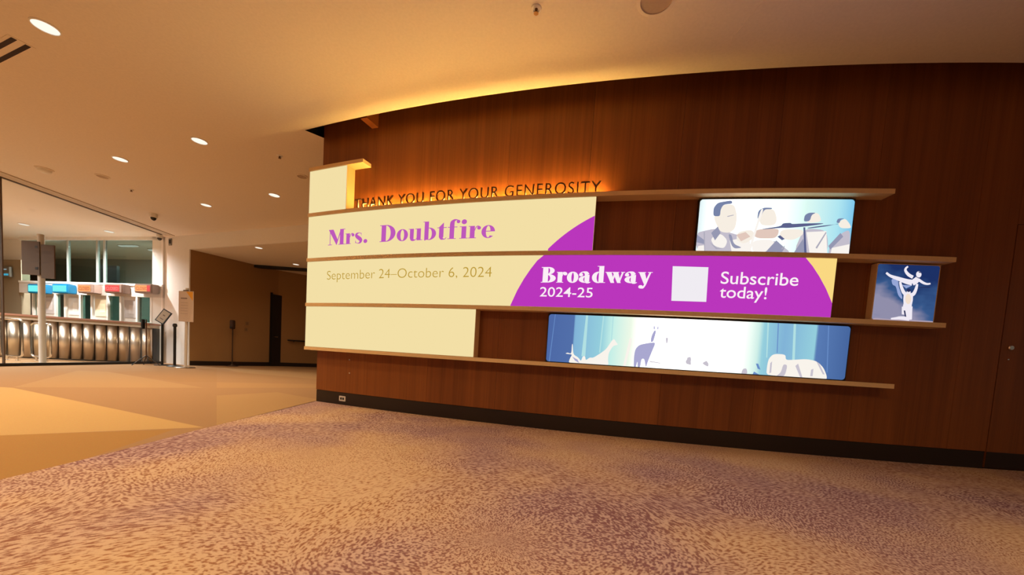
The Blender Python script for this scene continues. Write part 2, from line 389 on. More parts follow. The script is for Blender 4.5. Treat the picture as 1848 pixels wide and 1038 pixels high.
# ---- floors
bd = [floor_at(*p) for p in ((0, 866), (195, 818.6), (357, 776), (568, 724))]
ext = (bd[0]-bd[1]).normalized()
b_out = bd[0]+ext*9
wallend = wp(U0, 0, 0)
far_wall = wallend+Vector((1.2, 4.0, 0))
arc = [wp(U0+(U1-U0)*i/40, 0, -.35) for i in range(41)]
near_pts = [b_out]+bd+[wp(U0, 0, 0), wp(U0, 0, -.35)]+arc[1:]+[Vector((13, arc[-1].y, 0)), Vector((13, b_out.y, 0))]
reg = lambda pts: [tuple(floor_at(*p).xy) for p in pts]
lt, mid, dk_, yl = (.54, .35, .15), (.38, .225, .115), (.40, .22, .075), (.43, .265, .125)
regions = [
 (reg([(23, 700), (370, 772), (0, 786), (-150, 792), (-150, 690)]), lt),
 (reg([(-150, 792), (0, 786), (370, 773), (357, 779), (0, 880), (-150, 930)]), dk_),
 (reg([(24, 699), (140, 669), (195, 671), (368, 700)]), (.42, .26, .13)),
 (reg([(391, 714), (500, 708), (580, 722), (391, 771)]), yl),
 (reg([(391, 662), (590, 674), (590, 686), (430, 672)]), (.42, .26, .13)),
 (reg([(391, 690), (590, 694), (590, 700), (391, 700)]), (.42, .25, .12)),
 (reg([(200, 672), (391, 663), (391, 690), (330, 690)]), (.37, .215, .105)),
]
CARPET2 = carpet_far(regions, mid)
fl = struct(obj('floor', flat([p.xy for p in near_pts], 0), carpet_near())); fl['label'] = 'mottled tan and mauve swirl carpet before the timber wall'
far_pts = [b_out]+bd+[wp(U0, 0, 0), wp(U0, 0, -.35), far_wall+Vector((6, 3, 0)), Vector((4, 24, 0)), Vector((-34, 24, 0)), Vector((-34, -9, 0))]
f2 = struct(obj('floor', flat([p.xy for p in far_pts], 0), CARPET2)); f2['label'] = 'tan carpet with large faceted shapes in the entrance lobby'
sb = bmesh.new()
prism(sb, [(-34, -9), (14, -9), (14, 24), (-34, 24)], -.25, -.02); struct(obj('floor', sb, SLOT))

# ---- drum wall: timber panels over a core
wall = bpy.data.objects.new('wall_back', None); COL.objects.link(wall); struct(wall); wall['label'] = 'curved dark walnut panelled wall carrying the screens'
obj('wall_core', cbox(bmesh.new(), U0+.004, U1, 0.0, H+.24, -.40, -.021), SLOT, wall)
edges = [U0]; pw = .92
while edges[-1]+pw < UDOOR-.35: edges.append(edges[-1]+pw)
edges.append(UDOOR)
for a, b in zip(edges, edges[1:]):
    obj('wood_panel', cbox(bmesh.new(), a+.0012, b-.0012, BASE, H+.238, -.02, 0.0), WOOD, wall)
UD2 = UDOOR+1.02; DH = 2.36
obj('wood_panel', cbox(bmesh.new(), UDOOR+.0012, UD2-.0012, DH+.004, H+.238, -.02, 0), WOOD, wall)
e2 = UD2
while e2 < U1-.1:
    obj('wood_panel', cbox(bmesh.new(), e2+.0012, min(e2+pw, U1)-.0012, BASE, H+.238, -.02, 0), WOOD, wall); e2 += pw
bmx = bmesh.new(); cbox(bmx, U0-.006, U0+.004, BASE, H+.238, -.40, 0.0); obj('end_panel', bmx, WOOD, wall)
bb = struct(obj('baseboard_back', cbox(bmesh.new(), U0-.004, UDOOR-.005, 0, BASE-.004, -.021, -.006), DKBASE))
bb2 = struct(obj('baseboard_back', cbox(bmesh.new(), UD2+.005, U1, 0, BASE-.004, -.021, -.006), DKBASE))
# flush door at the far end
door = struct(thing('door_1', 'flush walnut door with small round lock in the timber wall', 'door')); del door['category']
obj('door_leaf', cbox(bmesh.new(), UDOOR+.012, UD2-.006, .012, DH, -.02, -.004), WOOD, door)
obj('kick_plate', cbox(bmesh.new(), UDOOR+.014, UD2-.008, .014, .17, -.004, -.001), DKBASE, door)
def on_wall_knob(name, px, py, r, depth, mat, parent, off=0.0):
    u, z = cyl(px, py, off); c = wp(u, z, off); th = u/R
    bm = lathe([(r, 0), (r, depth*.6), (r*.8, depth), (0.0, depth)], 20)
    rot = Matrix.Rotation(math.pi/2, 4, 'X')      # z -> -y
    bmesh.ops.transform(bm, matrix=Matrix.Translation(c) @ Matrix.Rotation(th, 4, 'Z') @ rot, verts=bm.verts)
    return obj(name, bm, mat, parent, False)
on_wall_knob('lock_cylinder', 1822, 628, .024, .02, CHROME, door, -.004)
on_wall_knob('key_plug', 1818, 649, .008, .01, CHROME, door, -.004)

# ---- ceiling with a dark slot following the wall
earc = [wp(U0-.10+(U1-U0+.10)*i/60, 0, G) for i in range(61)]
cpts = [Vector((14, -8, 0)), wp(U1+1, 0, G)]+[p for p in reversed(earc)]+[wp(U0+.0, 0, 0.0), wp(U0, 0, -.4), far_wall+Vector((1.2, 2, 0)), Vector((3, 22, 0)), Vector((-34, 22, 0)), Vector((-34, -8, 0))]
ce = struct(obj('ceiling', flat([p.xy for p in cpts], H), CEIL)); ce['label'] = 'smooth painted lobby ceiling'
sc_ = bmesh.new(); cbox(sc_, U0-.14, U1+1, H+.24, H+.27, -.45, G+.06); cbox(sc_, U0-.14, U1+1, H+.003, H+.24, G+.001, G+.03)
cbox(sc_, U0-.14, U0-.10, H+.003, H+.24, -.4, G)
struct(obj('ceiling_slot', sc_, SLOT)); bpy.data.objects['ceiling_slot'].name = 'trim_1'
ub, zb = cyl(668, 213, .1)
brk = obj('slot_bracket', cbox(bmesh.new(), ub-.05, ub+.05, H-.012, H+.20, .002, G-.01), plain('bracket_brown', (120, 62, 20), .5)); tag(brk, 'brown bracket bridging the dark ceiling slot above the timber wall', 'bracket')

# ---- entrance hall beyond: fascia line FP, direction FD
FP = at_z(300, 428, H); FQ = at_z(556, 405, H); FD = (FQ-FP).normalized()
FN = Vector((-FD.y, FD.x, 0))                    # away from the camera
SOF = on_plane(341, 450, FP, FD).z               # soffit of the corridor
pil_l, pil_r = on_plane(297, 540, FP, FD), on_plane(341, 540, FP, FD)
pr = struct(wallbox('wall_pillar', pil_l, pil_r, 0, H, .03, WHITE))
fend = pil_r+FD*9
struct(wallbox('wall_fascia', pil_r, fend, SOF, H, .03, WHITE))
# corridor
cw = [pil_r+FN*.032, at_depth(430, 600, 11.9), at_depth(500, 600, 13.0), at_depth(560, 600, 13.7), at_depth(700, 600, 15.3)]
cor = [Vector((p.x, p.y)) for p in cw]
wc = bpy.data.objects.new('wall_corridor', None); COL.objects.link(wc); struct(wc)
for a, b in zip(cor, cor[1:]): wallbox('wall_segment', a, b, 0, SOF, .15, TAN, wc)
wallbox('wall_segment', cor[-1], Vector((6, 13)), 0, SOF, .15, TAN, wc)
for a, b in zip(cor, cor[1:]):
    d = (b-a).normalized(); n = Vector((d.y, -d.x))*.015
    struct(obj('baseboard_corridor', prism(bmesh.new(), [a, b, b+n, a+n], 0, .13), DKBASE))
sof_pts = [pil_r+FN*.04-FD*.02, fend+FN*.04, fend+FN*8, cor[-1].to_3d()+Vector((0, 1, 0)), cor[2].to_3d()+Vector((-.2, .3, 0)), cor[0].to_3d()+Vector((-.3, .2, 0))]
bmx = bmesh.new(); prism(bmx, [p.xy for p in sof_pts], SOF, SOF+.05); so = struct(obj('ceiling', bmx, CEIL)); so['label'] = 'lower ceiling of the corridor behind the white fascia'
p1, p2 = at_z(432, 478, SOF-.04), at_z(560, 487, SOF-.04)
bmx = bmesh.new(); d = (p2-p1).normalized(); n = Vector((-d.y, d.x, 0))*.16
prism(bmx, [(p1).xy, (p1+d*4).xy, (p1+d*4+n).xy, (p1+n).xy], SOF-.085, SOF-.001); struct(obj('trim_2', bmx, BLACK))
# corridor door
cd_d = (cor[2]-cor[1]).normalized(); d0 = on_plane(489, 600, cor[1], cd_d); d1 = on_plane(515, 600, cor[1], cd_d); ztop = on_plane(490, 531, cor[1], cd_d).z
d0, d1 = d0.xy, d1.xy; nn = Vector((cd_d.y, -cd_d.x))
door2 = struct(thing('door_2', 'dark flush door in the tan corridor wall', 'door')); del door2['category']
LEAF2 = 'x'; lf2 = obj('door_leaf', prism(bmesh.new(), [d0+nn*.045, d1+nn*.045, d1+nn*.004, d0+nn*.004], .005, ztop), DOORDK, door2); LEAF2 = lf2.name
for q0, q1 in ((d0-cd_d*.05, d0), (d1, d1+cd_d*.05)):
    obj('door_jamb', prism(bmesh.new(), [q0+nn*.055, q1+nn*.055, q1+nn*.003, q0+nn*.003], 0, ztop+.05), BLACK, door2)
hl = bmesh.new(); q = d0+cd_d*.07+nn*.05; tube([(q.x, q.y, 1.0), (q.x+nn.x*.06, q.y+nn.y*.06, 1.0), (q.x+nn.x*.06+cd_d.x*.1, q.y+nn.y*.06+cd_d.y*.1, 1.0)], .012, 8, hl); obj('door_handle', hl, STEEL, bpy.data.objects[LEAF2])
# handrail along the corridor
cd3 = (cor[3]-cor[2]).normalized(); n3 = Vector((cd3.y, -cd3.x)); r0 = on_plane(518, 614, cor[2], cd3); r1 = on_plane(556, 612, cor[2], cd3)
hr = thing('handrail', 'dark wall handrail beyond the corridor door', 'handrail', (r0.x, r0.y, 0))
hb = bmesh.new(); zz = r0.z; L_ = 2.2
tube([(n3.x*.07, n3.y*.07, zz), (cd3.x*L_+n3.x*.07, cd3.y*L_+n3.y*.07, zz)], .025, 10, hb); obj('rail', hb, DOORDK, hr)
for k in (.2, 1.1, 2.0):
    hb = bmesh.new(); tube([(cd3.x*k+n3.x*.002, cd3.y*k+n3.y*.002, zz-.05), (cd3.x*k+n3.x*.06, cd3.y*k+n3.y*.06, zz-.05), (cd3.x*k+n3.x*.07, cd3.y*k+n3.y*.07, zz-.02)], .01, 6, hb); obj('bracket', hb, BLACK, hr)

# ---- glazed partition of the entrance vestibule
gA, gB = at_z(0, 318, H), at_z(298, 425, H)
gd = (gB-gA).normalized(); gA2 = gA-gd*3.0; gn = Vector((-gd.y, gd.x, 0))
PANE = glass('clear_glass', (.95, .97, .96)); TEAL = glass('teal_glass', (.34, .50, .46)); GREY = glass('clerestory_glass', (.60, .68, .66))
win = struct(thing('window_1', 'tall frameless glass partition between lobby and ticket hall', 'window')); del win['category']
for a, b in ((gA2, gA-gd*.01), (gA+gd*.01, gB-gd*.12)):
    obj('pane', prism(bmesh.new(), [(a-gn*.006).xy, (b-gn*.006).xy, (b+gn*.006).xy, (a+gn*.006).xy], .06, H-.022), PANE, win)
obj('head_channel', prism(bmesh.new(), [(gA2-gn*.03).xy, (gB-gd*.12-gn*.03).xy, (gB-gd*.12+gn*.03).xy, (gA2+gn*.03).xy], H-.022, H-.001), plain('head_channel_brown', (96, 76, 60), .5), win)
obj('floor_channel', prism(bmesh.new(), [(gA2-gn*.03).xy, (gB-gd*.12-gn*.03).xy, (gB-gd*.12+gn*.03).xy, (gA2+gn*.03).xy], .0, .06), BLACK, win)
for c0 in (gA,):
    obj('mullion', prism(bmesh.new(), [(c0-gn*.02-gd*.01).xy, (c0-gn*.02+gd*.01).xy, (c0+gn*.02+gd*.01).xy, (c0+gn*.02-gd*.01).xy], .06, H-.022), plain('mullion_brown', (88, 70, 56), .5), win)
struct(obj('trim_3', prism(bmesh.new(), [(gA2-gn*.32).xy, (gB-gd*.05-gn*.32).xy, (gB-gd*.05-gn*.06).xy, (gA2-gn*.06).xy], H-.016, H-.001), plain('soffit_band', (205, 188, 168), .8)))

# ---- ticket booth wall
WL, WR = at_depth(40, 560, 12.3), on_plane(297, 560, FP, FD)
wd = (WR-WL); wd.z = 0; wlen = wd.length; wd.normalize(); wn = Vector((-wd.y, wd.x, 0)); wrot = math.atan2(wd.y, wd.x)
bz = lambda px, py: on_plane(px, py, WL, wd)
bx_ = lambda px, py=550: (bz(px, py)-Vector((WL.x, WL.y, 0))).dot(wd)     # distance along the booth wall
org = Vector((WL.x, WL.y, 0))
ZC = bz(160, 577).z; ZH0 = bz(160, 533).z; ZH1 = bz(160, 514).z; ZT = H
booth = bpy.data.objects.new('wall_booth', None); COL.objects.link(booth); struct(booth); booth.location = org; booth.rotation_euler = (0, 0, wrot); booth['label'] = 'white ticket booth front with service windows and upper glazing'
XW1 = wlen
PALE = plain('pale_panel', (214, 206, 198), .6)
bxo('header_band', 0, XW1, -.06, .06, ZH0, ZH1, PALE, booth)
bxo('dado_wall', 0, XW1, -.02, .06, 0, ZC-.03, PALE, booth)
bxo('head_rail', 0, XW1, -.05, .05, ZT-.09, ZT-.002, WHITE, booth)
bxo('sill_rail', 0, XW1, -.075, .05, ZH1, ZH1+.06, WHITE, booth)
bxo('end_post', bx_(278), XW1, -.05, .06, 0, ZT-.002, WHITE, booth)
for px in (124, 177, 190): bxo('mullion', bx_(px, 480)-.03, bx_(px, 480)+.03, -.03, .03, ZH1+.06, ZT-.09, plain('glazing_bar', (170, 176, 172), .5), booth)
ms = [0, bx_(124, 480), bx_(190, 480), bx_(278)]
for a, b in zip(ms, ms[1:]): bxo('clerestory_pane', a+.032, b-.032, -.004, .004, ZH1+.062, ZT-.092, GREY, booth)
# room behind the booth glazing
bxo('back_room_wall', -4, XW1+.1, 2.6, 2.7, 0, H-.004, plain('back_room_grey', (150, 160, 152), .8), booth)
bxo('back_room_partition', bx_(160, 480)+.4, XW1+.05, 1.5, 1.56, 0, 2.55, plain('partition_grey', (205, 205, 205), .8), booth)
bxo('back_room_screen', bx_(126, 480), bx_(160, 480), .7, .78, ZH1-.1, ZH1+.75, plain('dark_screen', (26, 32, 32), .4), booth)
# service windows, the posters between them and their signs
wins = [(63, 73, 'c'), (103, 122, 'c'), (148, 170, 'r'), (197, 222, 'r'), (250, 277, 'r')]
for i, (a, b, k) in enumerate(wins):
    xa, xb = bx_(a), bx_(b)
    sw = struct(thing('window_%d' % (i+2), 'teal glazed service window in the ticket booth', 'window')); del sw['category']; sw.location = org; sw.rotation_euler = (0, 0, wrot)
    bxo('pane', xa+.04, xb-.04, -.006, .006, ZC+.02, ZH0-.002, TEAL, sw)
    for q in (xa-.02, xb-.05): bxo('jamb', q, q+.07, -.06, .05, ZC+.01, ZH0-.002, WHITE, sw)
gaps = [(73, 103), (122, 148), (170, 197), (222, 250)]
names_ = ['white ticket poster beside the last blue lit booth sign', 'plain white poster between the blue and orange booth signs', 'cream poster between the two left closed signs', 'grey poster sheet beside the end ticket window']
cols = [(190, 180, 178), (225, 222, 220), (232, 216, 184), (176, 166, 162)]
for (a, b), lb, c in zip(gaps, names_, cols):
    xa, xb = bx_(a)+.06, bx_(b)-.03
    bxo('window_panel', xa-.01, xb+.01, -.015, .03, ZC+.01, ZH0-.002, PALE, booth)
    ps = thing('poster', lb, 'poster', org+wd*((xa+xb)/2)-wn*.02+Vector((0, 0, ZC+.12)), wrot)
    hw = (xb-xa)/2*.86
    sh_ = bxo('sheet', -hw, hw, -.006, .004, 0, ZH0-ZC-.22, plain('poster_%d' % cols.index(c), c, .6), ps)
    bxo('picture', -hw*.2, hw*.7, -.009, -.006, .12, (ZH0-ZC-.22)*.72, plain('poster_inset_%d' % cols.index(c), tuple(min(255, v+22) for v in c), .6), sh_)
RED = glow('sign_red', (255, 92, 88), 1.2); ORG = glow('sign_orange', (255, 172, 110), 1.2); CY_ = glow('sign_cyan', (120, 240, 240), 1.2); CYB = plain('sign_case_blue_glow', (0, 120, 170), .4)  # blue glow around the lit face is put into the case colour
signs = [(51, 75, 'c'), (95, 119, 'c'), (141, 163, 'o'), (190, 215, 'r'), (244, 268, 'o')]
slab = ['blue lit ticket window sign behind the white sign post', 'blue lit ticket window sign right of the white sign post', 'orange lit closed sign next to the blue signs', 'red lit closed sign above a ticket window', 'orange and red closed sign beside the white pillar']
for (a, b, k), lb in zip(signs, slab):
    bs = lambda q: (on_plane(q, 523, WL-wn*.285, wd)-Vector((WL.x, WL.y, 0))).dot(wd)
    xa, xb = bs(a), bs(b); c = (xa+xb)/2; hw = (xb-xa)/2; z0, z1 = bz((a+b)/2, 531).z, bz((a+b)/2, 515).z
    s = thing('booth_sign', lb, 'sign', org+wd*c-wn*.08+Vector((0, 0, z0)), wrot, 'lit signs above the ticket windows'); hh = z1-z0
    case = CYB if k == 'c' else plain('sign_case', (150, 122, 110), .5)
    bxo('housing', -hw-.05, hw+(.05 if k == 'c' else .10), -.20, .02, 0, hh, case if k == 'c' else case, s, .02)
    lf = bxo('lit_face', -hw, hw, -.206, -.2, hh*.17, hh*.83, {'c': CY_, 'o': ORG, 'r': RED}[k], s)
    if k != 'c':
        me = font_mesh('CLOSED'); xs = [v.co.x for v in me.vertices]; sx_ = (2*hw*.86)/(max(xs)-min(xs)); x0 = min(xs)
        for v in me.vertices: v.co = Vector((-hw*.86+(v.co.x-x0)*sx_, -.208, hh*.32+v.co.y*hh*.36/.729))
        link('lettering', me, glow('sign_text_red', (225, 40, 46), 1.0) if k == 'o' else glow('sign_text_pale', (255, 178, 170), 1.0), lf)
    if lb.startswith('orange and red'):
        bxo('red_arrow_field', hw-.06, hw+.05, -.209, -.204, hh*.17, hh*.83, glow('sign_arrow', (246, 84, 84), 1.1), s)
# counter with fluted metal front
CL, CR = at_depth(40, 600, 9.7), at_depth(272, 600, 10.45)
CR = CR-gn*.0
cdv = CR-CL; cdv.z = 0; clen = cdv.length; cdv.normalize(); cn = Vector((-cdv.y, cdv.x, 0)); crot = math.atan2(cdv.y, cdv.x)
cnt = thing('ticket_counter', 'long ticket counter with fluted metal front below the service windows', 'counter', (CL.x, CL.y, 0), crot)
CH = 1.12
bxo('counter_top', -.6, clen+.02, -.10, .42, CH-.05, CH, plain('counter_red_brown', (168, 120, 98), .4), cnt, .008)
bxo('apron', -.6, clen, -.04, .40, CH-.13, CH-.05, plain('apron_cream', (196, 180, 160), .5), cnt)
bxo('carcass', -.6, clen, .10, .40, .03, CH-.13, BLACK, cnt)
bxo('plinth', -.6, clen, .04, .40, 0, .03, BLACK, cnt)
nfl = 13; fw = (clen+.6)/nfl
def flute():
    bm = bmesh.new(); n = 10; lo, hi = [], []
    for i in range(n+1):
        a = math.pi*i/n; x = -math.cos(a)*(fw/2-.006); y = -math.sin(a)*.10
        lo.append(bm.verts.new((x, y, .03))); hi.append(bm.verts.new((x, y, CH-.13)))
    for i in range(n): bm.faces.new((lo[i], lo[i+1], hi[i+1], hi[i]))
    bm.faces.new(lo); bm.faces.new(hi); bm.faces.new((lo[0], lo[-1], hi[-1], hi[0]))
    return mesh_of(bm)
fme = flute()
for p in fme.polygons: p.use_smooth = len(p.vertices) == 4 and abs(p.normal.z) < .1 and p.normal.y < .3
FLA = plain('flute_steel', (222, 208, 192), .36, 1.0, 0, 8)
for i in range(nfl):
    o = bpy.data.objects.new('fluted_panel', fme); COL.objects.link(o); o.parent = cnt; o.location = (-.6+fw*(i+.5), .10, 0)
    if not fme.materials: fme.materials.append(FLA)
# left part of the hall: brown side wall with a small lit sign
bl = WL-wd*.02
struct(wallbox('wall_left', bl-wd*7-wn*.0, bl, 0, 2.95, .2, plain('brown_wall', (150, 134, 110), .7)))
struct(wallbox('wall_left', bl-wd*7+wn*.2, bl+wn*.2, 2.95, H, .1, WHITE))
cb = on_plane(12, 491, WL-wn*.05, wd)
cs = thing('wall_sign', 'small blue lit sign on the brown side wall', 'sign', (cb.x, cb.y, cb.z), wrot)
bxo('housing', -.22, .22, -.05, .02, -.16, .16, plain('sign_grey', (120, 116, 108), .5), cs, .01)
bxo('lit_bar', -.18, .18, -.056, -.05, -.12, -.06, glow('wall_sign_cyan', (70, 170, 200), 1.0), cs)
bxo('lit_bar', -.14, .10, -.056, -.05, .06, .09, glow('wall_sign_pale', (150, 170, 178), 1.0), cs)
# room closure far left so that the hall is not open to the void
struct(wallbox('wall_far', Vector((-30, 12)), Vector((-22, 21)), 0, H, .2, TAN))

# ================================================================== LEDGES AND SCREENS
UL = (cyl(558, 305, P)[0]+cyl(551, 627, P)[0])/2
ends = [cyl(656, 289, P)[0], cyl(1614, 349, P)[0], cyl(1724, 472, P)[0], cyl(1705, 592, P)[0], cyl(1612, 702, P)[0]]
llab = ['short bronze ledge capping the small square screen', 'bronze ledge under the raised letters with hidden warm light', 'bronze ledge between the title screen and the subscribe screen', 'bronze ledge under the long purple and cream screen', 'lowest bronze ledge under the stage picture']
ledges = []
for i, (uE, lb) in enumerate(zip(ends, llab)):
    lg = thing('ledge', lb, 'shelf', (0, 0, 0), 0, 'bronze ledges across the timber wall')
    obj('ledge_board', cbox(bmesh.new(), UL-.003, uE-.001, S[i]+.0012, S[i]+TH-.0012, .001, P+.001), BRONZE, lg)
    obj('edge_trim', cbox(bmesh.new(), UL-.004, uE, S[i]+.0005, S[i]+TH-.0005, P+.001, P+.008), BRONZE, lg)
    ledges.append(lg)
# hidden cove light behind the raised letters
uS0, uS1 = cyl(642, 372, .06)[0]+.07, cyl(1092, 345, .06)[0]
STRIP = glow('cove_strip', None, 190.0, (1.0, .60, .15))
obj('light_strip', cbox(bmesh.new(), uS0, uS1, S[1]+TH+.0005, S[1]+TH+.003, .060, .080), STRIP, ledges[1])

DISP = {}
def screen_body(name, label, u0, u1, z0, z1, off, face, cat='screen', group=None, side=None):
    t = thing(name, label, cat, (0, 0, 0), 0, group)
    obj('housing', cbox(bmesh.new(), u0, u1, z0, z1, .001, off-.004), side or BRONZE, t)
    pp = prt('display', [[[(u0+.002, z0+.001), (u1-.002, z0+.001), (u1-.002, z1-.001), (u0+.002, z1-.001)]]], face, t, off-.003); DISP[t.name] = pp
    return t
g_ = .001
rowz = [(S[i+1]+TH+g_, S[i]-g_) for i in range(4)]
uR = [cyl(625, 340, P)[0], cyl(1073, 404, P)[0], cyl(1505.5, 520, P)[0], cyl(856.6, 601, P)[0]]
sc1 = screen_body('led_screen', 'small blank cream square screen on top of the others', UL, uR[0], *rowz[0], P, CREAM)
sc2 = screen_body('led_screen', 'cream screen reading Mrs. Doubtfire in purple', UL, uR[1], *rowz[1], P, CREAM)
sc3 = screen_body('led_screen', 'long cream and purple screen with date and subscribe text', UL, uR[2], *rowz[2], P, CREAM)
sc4 = screen_body('led_screen', 'blank cream screen at the bottom left', UL, uR[3], *rowz[3], P, CREAM)
# purple disc running across two screens
A, B_, C_ = [Vector(cyl(*p, P)) for p in ((921, 551), (1074, 389), (1501, 545))]
def circum(a, b, c):
    d = 2*(a.x*(b.y-c.y)+b.x*(c.y-a.y)+c.x*(a.y-b.y))
    ux = ((a.x**2+a.y**2)*(b.y-c.y)+(b.x**2+b.y**2)*(c.y-a.y)+(c.x**2+c.y**2)*(a.y-b.y))/d
    uy = ((a.x**2+a.y**2)*(c.x-b.x)+(b.x**2+b.y**2)*(a.x-c.x)+(c.x**2+c.y**2)*(b.x-a.x))/d
    cc = Vector((ux, uy)); return cc, (a-cc).length
DC, DR = circum(A, B_, C_)
def disc_band(u0, u1, z0, z1, n=90, flip=False):
    top, bot = [], []
    for i in range(n+1):
        u = u0+(u1-u0)*i/n; q = DR*DR-(u-DC.x)**2
        zt = min(z1, DC.y+math.sqrt(q)) if q > 0 else z0
        zt = max(zt, z0)
        if zt > z0+1e-5: top.append((u, zt)); bot.append((u, z0))
    return [[bot+top[::-1]]]
prt('purple_field', disc_band(UL, uR[1]-.003, rowz[1][0]+.001, rowz[1][1]-.001), PURPLE, DISP[sc2.name], P-.001)
prt('purple_field', disc_band(UL, uR[2]-.003, rowz[2][0]+.001, rowz[2][1]-.001), PURPLE, DISP[sc3.name], P-.001)
u_a = cyl(1452, 467, P)[0]
top = [(u, min(rowz[2][1]-.001, max(rowz[2][0]+.001, DC.y+math.sqrt(max(DR*DR-(u-DC.x)**2, 0))))) for u in [u_a+(uR[2]-.003-u_a)*i/20 for i in range(21)]]
prt('gold_corner', [[top+[(uR[2]-.003, rowz[2][1]-.001), (u_a, rowz[2][1]-.001)]]], GOLDCOR, DISP[sc3.name], P-.0005)
OFFT = P+.0008
c = lambda px, py: cyl(px, py, P)
cap = (c(690, 407)[1]-c(690, 437)[1])
serif_print('letter', 'Mrs.', TITLE, DISP[sc2.name], OFFT, c(592, 443), c(664, 438.5), cap*.98)
serif_print('letter', 'Doubtfire', TITLE, DISP[sc2.name], OFFT, c(685, 437), c(893, 429), cap*1.0)
h_ = c(690, 485)[1]-c(690, 503)[1]
p0, p1_ = c(590, 505), c(887, 500)
font_print('letter', 'September 24\u2013October 6, 2024', DATECOL, DISP[sc3.name], OFFT, p0[0], p1_[0], p0[1], p1_[1]-.0, -.012, h_)
serif_print('letter', 'Broadway', WHITEPR, DISP[sc3.name], OFFT, c(976, 510), c(1174, 511.5), c(990, 482)[1]-c(990, 510)[1], .03, .055)
p0, p1_ = c(974, 535), c(1069, 537); font_print('letter', '2024-25', WHITEPR, DISP[sc3.name], OFFT, p0[0], p1_[0], p0[1], p1_[1], .004, c(1000, 517)[1]-c(1000, 535)[1])
p0, p1_ = c(1300, 512), c(1440, 516); font_print('letter', 'Subscribe', WHITEPR, DISP[sc3.name], OFFT, p0[0], p1_[0], p0[1], p1_[1], .006, c(1310, 490)[1]-c(1310, 513)[1])
p0, p1_ = c(1298, 537), c(1383, 540); font_print('letter', 'today!', WHITEPR, DISP[sc3.name], OFFT, p0[0], p1_[0], p0[1], p1_[1], .006, c(1310, 516)[1]-c(1310, 538)[1])
q = [c(1211.5, 543), c(1274.5, 545), c(1278.5, 482.5), c(1214, 480.5)]
prt('white_square', [[[(v[0], v[1]) for v in q]]], glow('white_square', (240, 236, 242)), DISP[sc3.name], OFFT)

# raised letters
sgn = thing('raised_lettering', 'raised metal letters reading THANK YOU FOR YOUR GENEROSITY', 'lettering')
txt = 'THANK YOU FOR YOUR GENEROSITY'
uA, uB = cyl(648, 372, .04)[0], cyl(1084, 342, .04)[0]
full = font_mesh(txt, 0, 0, 1.12); fx = [v.co.x for v in full.vertices]; ftot = max(fx)-min(fx); fx0 = min(fx); bpy.data.meshes.remove(full)
zc0 = S[1]+TH+.002; lh = cyl(1050, 332, .04)[1]-zc0
pos = 0
for i, ch in enumerate(txt):
    if ch == ' ': continue
    pre = font_mesh(txt[:i+1], 0, 0, 1.12); xe = max(v.co.x for v in pre.vertices); bpy.data.meshes.remove(pre)
    me = font_mesh(ch, -.004, .5); xs = [v.co.x for v in me.vertices]; wch = max(xs)-min(xs); xm = min(xs)
    su = (uB-uA)/ftot; u_start = uA+(xe-wch-fx0)*su
    for v in me.vertices:
        v.co = wp(u_start+(v.co.x-xm)*su, zc0+v.co.y*lh/.729, .108+v.co.z*.02)
    link('letter', me, LETTER, sgn)

# ---- picture screens
CLIP = {}
def pic_screen(name, label, pl, pr_, z0, z1, off, face, rad=.03, case=None):
    u0, u1 = pl, pr_
    t = thing(name, label, 'screen')
    obj('housing', cbox(bmesh.new(), u0, u1, z0, z1, .001, off-.004), case or BLACK, t)
    b = .008; pts = []
    for (cx_, cz_, a0) in ((u1-b-rad, z1-b-rad, 0), (u0+b+rad, z1-b-rad, 90), (u0+b+rad, z0+b+rad, 180), (u1-b-rad, z0+b+rad, 270)):
        pts += ell(cx_, cz_, rad, rad, a0, a0+90, 6)
    DISP[t.name] = prt('display', [[pts]], face, t, off-.003); CLIP[t.name] = (u0+b, u1-b, z0+b, z1-b)
    return t
def ramp_glow(name, stops, axis_u, u0, u1, k=1.0, noise=0.0, zmix=None):
    """screen picture: colours along the width of the screen (u measured along the wall)"""
    mt, N, L, B = nodes(name); N.remove(B)
    tc = N.new('ShaderNodeTexCoord'); sx = N.new('ShaderNodeSeparateXYZ'); L.new(tc.outputs['Object'], sx.inputs[0])
    dx = mathn(N, L, 'ADD', sx.outputs[0], -XC); dy = mathn(N, L, 'MULTIPLY_ADD', sx.outputs[1], -1, YC)
    uu = mathn(N, L, 'MULTIPLY', mathn(N, L, 'ARCTAN2', dx, dy), R)
    t = mathn(N, L, 'DIVIDE', mathn(N, L, 'ADD', uu, -u0), u1-u0)
    rp = N.new('ShaderNodeValToRGB'); el = rp.color_ramp.elements
    while len(el) < len(stops): el.new(.5)
    for e_, (p, c_) in zip(el, stops): e_.position = p; e_.color = (*c_, 1)
    L.new(t, rp.inputs[0])
    e = N.new('ShaderNodeEmission'); e.inputs[1].default_value = k
    L.new(rp.outputs[0], e.inputs[0]); L.new(e.outputs[0], N['Material Output'].inputs[0]); return mt
def px_poly(pts, off): return [[[cyl(x, y, off) for x, y in pts]]]

